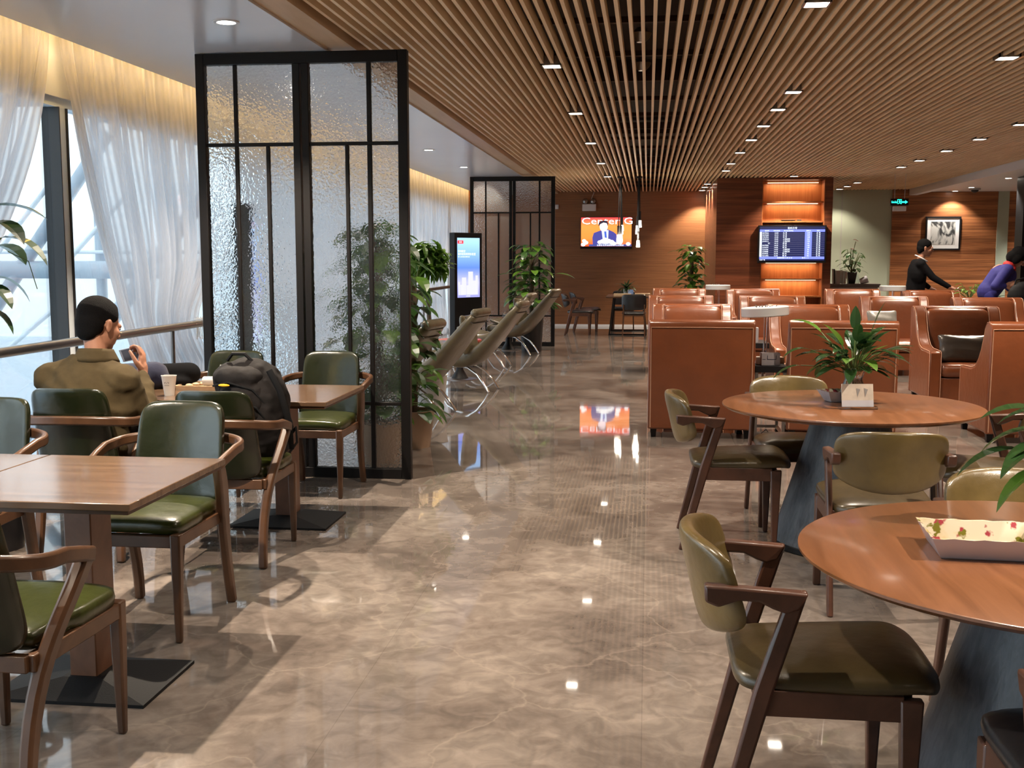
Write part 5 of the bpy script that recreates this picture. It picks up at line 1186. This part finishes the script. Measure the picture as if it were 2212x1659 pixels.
# ------------------------------------------------------------------ people
def hand(b, w_, d, nrm, s=1, curl=.6, mirror=1):
    # w_: wrist point, d: hand direction, nrm: back-of-hand normal; adds palm, four fingers, thumb to builder b
    w_ = Vector(w_); d = Vector(d).normalized(); nrm = Vector(nrm); nrm = (nrm - d * nrm.dot(d)).normalized(); x = d.cross(nrm).normalized() * mirror
    R = Matrix((x, nrm, d)).transposed()
    b.cap(w_ - d * .02 * s, w_ + d * .03 * s, .026 * s, .026 * s, 12); b.ell(w_ + d * .055 * s, (.040 * s, .016 * s, .050 * s), 14, R)
    for k, (off, L) in enumerate([(-.030, .070), (-.010, .080), (.010, .075), (.029, .058)]):
        p = w_ + d * .092 * s + x * off * s; a = curl * (1 + .12 * k); dd = d; seg = [L * .45, L * .3, L * .25]; r = [.0098, .0090, .0082, .0074]
        for q in range(3):
            dd = (d * math.cos(a * (q + .4)) - nrm * math.sin(a * (q + .4)) + x * off * 1.2).normalized(); p2 = p + dd * seg[q] * s
            b.cap(p, p2, r[q] * s, r[q + 1] * s, 10); p = p2
    p = w_ + d * .02 * s - x * .025 * s; p2 = p + (d * .55 - x * .75 - nrm * .25).normalized() * .042 * s; p3 = p2 + (d * .95 - x * .25 - nrm * .4).normalized() * .034 * s; p4 = p3 + (d * .95 - nrm * .5).normalized() * .026 * s
    b.cap(p, p2, .015 * s, .0115 * s, 10); b.cap(p2, p3, .0115 * s, .010 * s, 10); b.cap(p3, p4, .010 * s, .008 * s, 10)
def head(b, c_, R, s=1):
    # c_ = head centre, R columns: right, forward, up
    P = lambda x, y, z: Vector(c_) + R @ V(x * s, y * s, z * s)
    b.ell(P(0, -.012, .030), (.076 * s, .096 * s, .088 * s), 24, R); b.ell(P(0, .030, -.03), (.062 * s, .066 * s, .085 * s), 20, R); b.ell(P(0, .052, -.085), (.036 * s, .034 * s, .030 * s), 14, R)
    b.ell(P(0, .080, .012), (.05 * s, .022 * s, .02 * s), 12, R); b.cap(P(0, .092, .005), P(0, .112, -.028), .009 * s, .013 * s, 8); b.ell(P(.012, .102, -.034), (.009 * s, .009 * s, .007 * s), 8, R); b.ell(P(-.012, .102, -.034), (.009 * s, .009 * s, .007 * s), 8, R)
    b.ell(P(0, .088, -.060), (.024 * s, .010 * s, .006 * s), 10, R); b.ell(P(0, .086, -.069), (.020 * s, .010 * s, .006 * s), 10, R)
    for e_ in (-1, 1):
        b.ell(P(e_ * .078, -.008, -.012), (.008 * s, .017 * s, .032 * s), 12, R); b.ell(P(e_ * .083, -.014, .004), (.006 * s, .013 * s, .016 * s), 10, R); b.ell(P(e_ * .04, .062, -.025), (.022 * s, .022 * s, .024 * s), 10, R)
def hair_cap(c_, R, s, parent, base, mat, bob=0):
    P = lambda x, y, z: Vector(c_) + R @ V(x * s, y * s, z * s) - Vector(base)
    h = B().ell(P(0, -.020, .044), (.084 * s, .098 * s, .086 * s), 24, R).ell(P(0, -.052, -.005), (.074 * s, .062 * s, .070 * s), 20, R).ell(P(0, .012, .078), (.066 * s, .058 * s, .040 * s), 16, R).ell(P(0, -.062, -.045), (.060 * s, .040 * s, .045 * s), 14, R)
    if bob:
        h.ell(P(0, -.045, -.035), (.092 * s, .085 * s, .085 * s), 20, R).ell(P(0, -.015, .04), (.098 * s, .108 * s, .098 * s), 20, R)
        for e_ in (-1, 1): h.ell(P(e_ * .08, .0, -.03), (.028 * s, .05 * s, .07 * s), 14, R)
    return h.fused('hair', mat, parent, vox=.008, it=2)
def headR(yaw, pitch, roll=0):   # yaw 0 looks +y; positive yaw turns left; pitch negative looks down
    return (Matrix.Rotation(yaw, 3, 'Z') @ Matrix.Rotation(pitch, 3, 'X') @ Matrix.Rotation(roll, 3, 'Y'))
def eyes(c_, R, s, parent, base):
    for e_ in (-1, 1):
        ey_ = B().ell(Vector(c_) + R @ V(e_ * .032 * s, .083 * s, .0) - Vector(base), (.013 * s, .010 * s, .008 * s), 10, R).obj('eye', MT['porcelain'], parent)
        B().ell(Vector(c_) + R @ V(e_ * .032 * s, .0905 * s, .0) - Vector(base), (.0058 * s, .004 * s, .0058 * s), 8, R).obj('iris', MT['hair'], ey_)
class Off(B):
    def __init__(s, base): super().__init__(); s.base = Vector(base)
def figure(name, lab, base, J, HR, hs, clothes, hands, hair='hair', bob=0, thick=1.0):
    root = thing('person', lab, 'person', base)
    def sh(b): b.v = [tuple(Vector(p) - Vector(base)) for p in b.v]; return b
    g = lambda k: Vector(J[k])
    b = B()
    b.cap(g('neck'), g('headc') + Vector(HR @ V(0, -.02, -.06)) * hs, .056, .052, 14)
    b.ell(g('chest'), (.15, .10, .16), 18); b.cap(g('pelvis'), g('chest'), .11, .12, 14); b.cap(g('shL'), g('shR'), .06, .06, 12); b.cap(g('chest'), g('neck'), .09, .055, 14)
    for s in 'LR':
        b.cap(g('sh' + s), g('el' + s), .046, .036, 12); b.cap(g('el' + s), g('wr' + s), .038, .026, 12)
        b.cap(g('hip' + s), g('kn' + s), .072, .052, 12); b.cap(g('kn' + s), g('an' + s), .05, .035, 12); b.cap(g('an' + s), g('toe' + s), .034, .03, 10)
        d, nrm, curl, mir = hands[s]; hand(b, J['wr' + s], d, nrm, 1.12, curl, mir)
    b.cap(g('hipL'), g('hipR'), .08, .08, 12)
    head(b, J['headc'], HR, hs)
    sh(b).fused('body', MT['skin'], root, vox=.0065, it=2)
    eyes(J['headc'], HR, hs, root, base)
    hair_cap(J['headc'], HR, hs, root, base, MT['hair'], bob)
    clothes(root, g, sh)
    return root
# seated man
base = V(-2.80, 5.32, .47)
J = dict(pelvis=(-2.80, 5.36, .56), chest=(-2.83, 5.36, .82), neck=(-2.80, 5.38, 1.01), headc=(-2.805, 5.43, 1.175),
         shL=(-3.04, 5.36, .90), shR=(-2.645, 5.33, .895), elL=(-3.12, 5.54, .72), elR=(-2.585, 5.46, .69), wrL=(-2.96, 5.74, .86), wrR=(-2.705, 5.69, .90),
         hipL=(-2.90, 5.40, .56), hipR=(-2.70, 5.40, .56), knL=(-2.92, 5.82, .56), knR=(-2.68, 5.82, .56), anL=(-2.92, 5.84, .09), anR=(-2.68, 5.84, .09), toeL=(-2.93, 5.98, .04), toeR=(-2.68, 5.98, .04))
def cl1(root, g, sh):
    b = B(); b.ell(g('chest') + V(0, -.01, -.02), (.255, .145, .22), 24); b.cap(g('pelvis') + V(0, -.02, .02), g('chest'), .17, .17, 18); b.cap(g('shL'), g('shR'), .085, .085, 16); b.cap(g('neck') + V(0, -.03, -.03), g('shL') + V(.03, 0, .015), .075, .075, 14); b.cap(g('neck') + V(0, -.03, -.03), g('shR') + V(-.03, 0, .015), .075, .075, 14); b.ell(g('neck') + V(0, -.02, -.045), (.14, .085, .055), 16)
    b.ell((g('shL') + g('shR')) / 2 + V(0, -.05, -.05), (.20, .09, .12), 16)
    for s in 'LR': b.cap(g('sh' + s), g('el' + s), .076, .062, 14); b.cap(g('el' + s), g('wr' + s) + (g('el' + s) - g('wr' + s)) * .14, .066, .046, 14)
    o = sh(b).fused('jacket', MT['khaki'], root, vox=.012, it=3)
    # crumpled sleeves and back
    for v in o.data.vertices:
        n_ = 1 - 2.6 * abs(noise.noise(Vector((v.co.x * 8 + v.co.z * 5, v.co.y * 8, v.co.z * 11)))) + .4 * noise.noise(v.co * 24); v.co += v.normal * .0085 * n_
    b = B(); c_ = g('neck') + V(0, -.008, .0)
    ring = []
    for k in range(25):
        a = PI * .16 + (2 * PI - PI * .32) * k / 24 + PI / 2; ring.append((a, k))
    def col(u, v):
        a = PI / 2 + PI * .14 + (2 * PI - PI * .28) * u; r = .074 + .026 * v; z = .042 - .062 * v - .02 * math.cos(a - PI * 1.5) * 0 + .010 * math.cos(a + PI / 2)
        return c_ + V(r * 1.12 * math.cos(a), r * math.sin(a), z)
    b.grid(col, 28, 4); b.grid(lambda u, v: col(u, v) - V(0, 0, .004) + V(0, 0, -.0) , 28, 4)
    o = sh(b).obj('collar', MT['khaki'], root, recalc=False, sharp=80); md = o.modifiers.new('t', 'SOLIDIFY'); md.thickness = .006
    b = B()
    for s in 'LR': b.cap(g('hip' + s), g('kn' + s), .095, .075, 14); b.cap(g('kn' + s), g('an' + s) + V(0, 0, .04), .074, .058, 12)
    b.cap(g('hipL'), g('hipR'), .10, .10, 12); sh(b).fused('trousers', MT['trouser'], root, vox=.014)
    for s in 'LR': sh(B().cap(g('an' + s) + V(0, -.03, -.04), g('toe' + s) + V(0, .05, 0), .045, .038, 12).ell(g('an' + s) + V(0, 0, -.02), (.045, .05, .05), 10)).fused('shoe', MT['blackl'], root, vox=.01)
HR = headR(-.42, -.30, -.06)
figure('person', 'seated man in a khaki jacket with short black hair, looking at a phone', base, J, HR, 1.13, cl1,
       {'R': (V(-.10, .25, 1), V(1, .1, 0), .85, 1), 'L': (V(.6, .7, .2), V(0, 0, 1), .7, -1)})
ph = thing('smartphone', 'white smartphone held sideways in the seated man\'s hand', 'phone', (-2.80, 5.76, .995))
PR = Euler((.25, -.20, -.30)).to_matrix().to_4x4()
B().box(-.072, .072, -.004, .004, -.036, .036, PR).obj('casing', MT['porcelain'], ph, bevel=.003)
B().box(-.055, .055, -.0048, -.0042, -.031, .031, PR).obj('display', plain('phone_glass', (.10, .10, .13), .1, coat=1), ph)
# man in the black suit
Y0 = 18.85; base = V(4.350, Y0, 0)
J = dict(pelvis=(4.320, Y0, .96), chest=(4.360, Y0, 1.28), neck=(4.390, Y0, 1.47), headc=(4.465, Y0, 1.67),
         shL=(4.360, Y0 + .17, 1.415), shR=(4.370, Y0 - .17, 1.415), elL=(4.410, Y0 + .22, 1.16), elR=(4.550, Y0 - .22, 1.20), wrL=(4.610, Y0 + .2, 1.02), wrR=(4.820, Y0 - .26, 1.035),
         hipL=(4.320, Y0 + .09, .94), hipR=(4.320, Y0 - .09, .94), knL=(4.330, Y0 + .1, .50), knR=(4.330, Y0 - .1, .50), anL=(4.310, Y0 + .1, .08), anR=(4.310, Y0 - .1, .08), toeL=(4.450, Y0 + .1, .035), toeR=(4.450, Y0 - .1, .035))
def cl2(root, g, sh):
    b = B(); b.ell(g('chest') + V(-.01, 0, -.02), (.145, .215, .24), 20); b.cap(g('pelvis') + V(0, 0, -.08), g('chest'), .155, .15, 16); b.cap(g('shL'), g('shR'), .082, .082, 14); b.ell(g('neck') + V(-.03, 0, -.05), (.09, .13, .05), 14)
    for s in 'LR': b.cap(g('sh' + s), g('el' + s), .072, .056, 12); b.cap(g('el' + s), g('wr' + s) + (g('el' + s) - g('wr' + s)) * .10, .056, .042, 12)
    sh(b).fused('suit_jacket', MT['suit'], root, vox=.013)
    b = B()
    for s in 'LR': b.cap(g('hip' + s), g('kn' + s), .088, .07, 12); b.cap(g('kn' + s), g('an' + s) + V(0, 0, .03), .068, .055, 12)
    sh(b).fused('trousers', MT['suit'], root, vox=.014)
    sh(B().tube([g('neck') + V(.070 * math.cos(a) + .02 + .03 * math.cos(a), .066 * math.sin(a), .035 - .055 * math.cos(a)) for a in [2 * PI * k / 20 for k in range(21)]], .009, 8, flat=.5)).obj('shirt_collar', MT['shirt'], root)
    for s in 'LR': sh(B().cap(g('an' + s) + V(-.03, 0, -.035), g('toe' + s) + V(.05, 0, 0), .042, .035, 10)).obj('shoe', MT['blackl'], root)
figure('person', 'standing man in a black suit leaning his hand on an armchair', base, J, headR(-PI / 2 - .05, -.12), 1.16, cl2,
       {'R': (V(1, .25, -.12), V(0, 0, 1), .25, -1), 'L': (V(.9, 0, -.3), V(0, 0, 1), .5, 1)})
# person in blue, bending
Y0 = 16.2; base = V(4.80, Y0, 0)
J = dict(pelvis=(4.72, Y0, 1.06), chest=(4.86, Y0, 1.27), neck=(4.98, Y0 - .02, 1.41), headc=(5.07, Y0 - .03, 1.52),
         shL=(4.93, Y0 + .16, 1.35), shR=(4.90, Y0 - .17, 1.35), elL=(5.05, Y0 + .2, 1.10), elR=(4.72, Y0 - .25, 1.13), wrL=(5.10, Y0 + .05, 1.05), wrR=(4.86, Y0 - .22, 1.13),
         hipL=(4.71, Y0 + .09, 1.0), hipR=(4.71, Y0 - .09, 1.0), knL=(4.76, Y0 + .1, .54), knR=(4.76, Y0 - .1, .54), anL=(4.72, Y0 + .1, .08), anR=(4.72, Y0 - .1, .08), toeL=(4.86, Y0 + .1, .035), toeR=(4.86, Y0 - .1, .035))
def cl3(root, g, sh):
    b = B(); b.cap(g('pelvis'), g('chest'), .145, .155, 16); b.ell(g('chest') + V(.03, 0, .0), (.18, .20, .15), 18); b.cap(g('shL'), g('shR'), .082, .082, 14); b.ell(g('pelvis') + V(-.02, 0, -.02), (.14, .17, .16), 16)
    for s in 'LR': b.cap(g('sh' + s), g('el' + s), .078, .062, 12); b.cap(g('el' + s), g('wr' + s) + (g('el' + s) - g('wr' + s)) * .12, .062, .045, 12)
    sh(b).fused('blue_jacket', MT['cobalt'], root, vox=.013)
    b = B()
    for s in 'LR': b.cap(g('hip' + s), g('kn' + s), .10, .075, 12); b.cap(g('kn' + s), g('an' + s) + V(0, 0, .03), .07, .055, 12)
    sh(b).fused('trousers', MT['cobalt'], root, vox=.014)
    sh(B().ell(g('neck') + V(-.02, 0, 0), (.085, .10, .06), 16, Matrix.Rotation(.5, 3, 'Y')).ell(g('neck') + V(.02, -.01, -.05), (.05, .09, .06), 12)).fused('red_scarf', MT['redc'], root, vox=.01)
    for s in 'LR': sh(B().cap(g('an' + s) + V(-.03, 0, -.035), g('toe' + s) + V(.05, 0, 0), .042, .035, 10)).obj('shoe', MT['blackl'], root)
figure('person', 'person in a cobalt blue uniform with a red scarf, bending forward', base, J, headR(-PI / 2 - .15, -.75), 1.1, cl3,
       {'R': (V(.8, -.1, .25), V(0, -1, .3), .8, -1), 'L': (V(.6, -.2, -.6), V(0, 0, 1), .6, 1)}, bob=1)
bg_ = thing('black_bag', 'black bag with a small white emblem held by the person in blue', 'bag', (5.0, 15.78, .78))
B().ell((0, 0, .20), (.17, .10, .20), 18).ell((.03, 0, .32), (.12, .09, .10), 14).fused('bag_body', MT['packb'], bg_, vox=.012)
B().tube([(.03, -.105, .34), (.045, -.108, .352), (.06, -.105, .34), (.045, -.103, .328), (.03, -.105, .34)], .006, 6).obj('emblem', MT['paper'], bg_)
B().tube([(-.08, 0, .36), (-.06, 0, .44), (.04, 0, .46), (.08, 0, .38)], .012, 8).obj('handle', MT['packb'], bg_)
pbox('luggage_stand', 5.0, 15.78, 0, .42, .3, .78, 'grey', 'grey stand under the black bag at the right', 'stand')
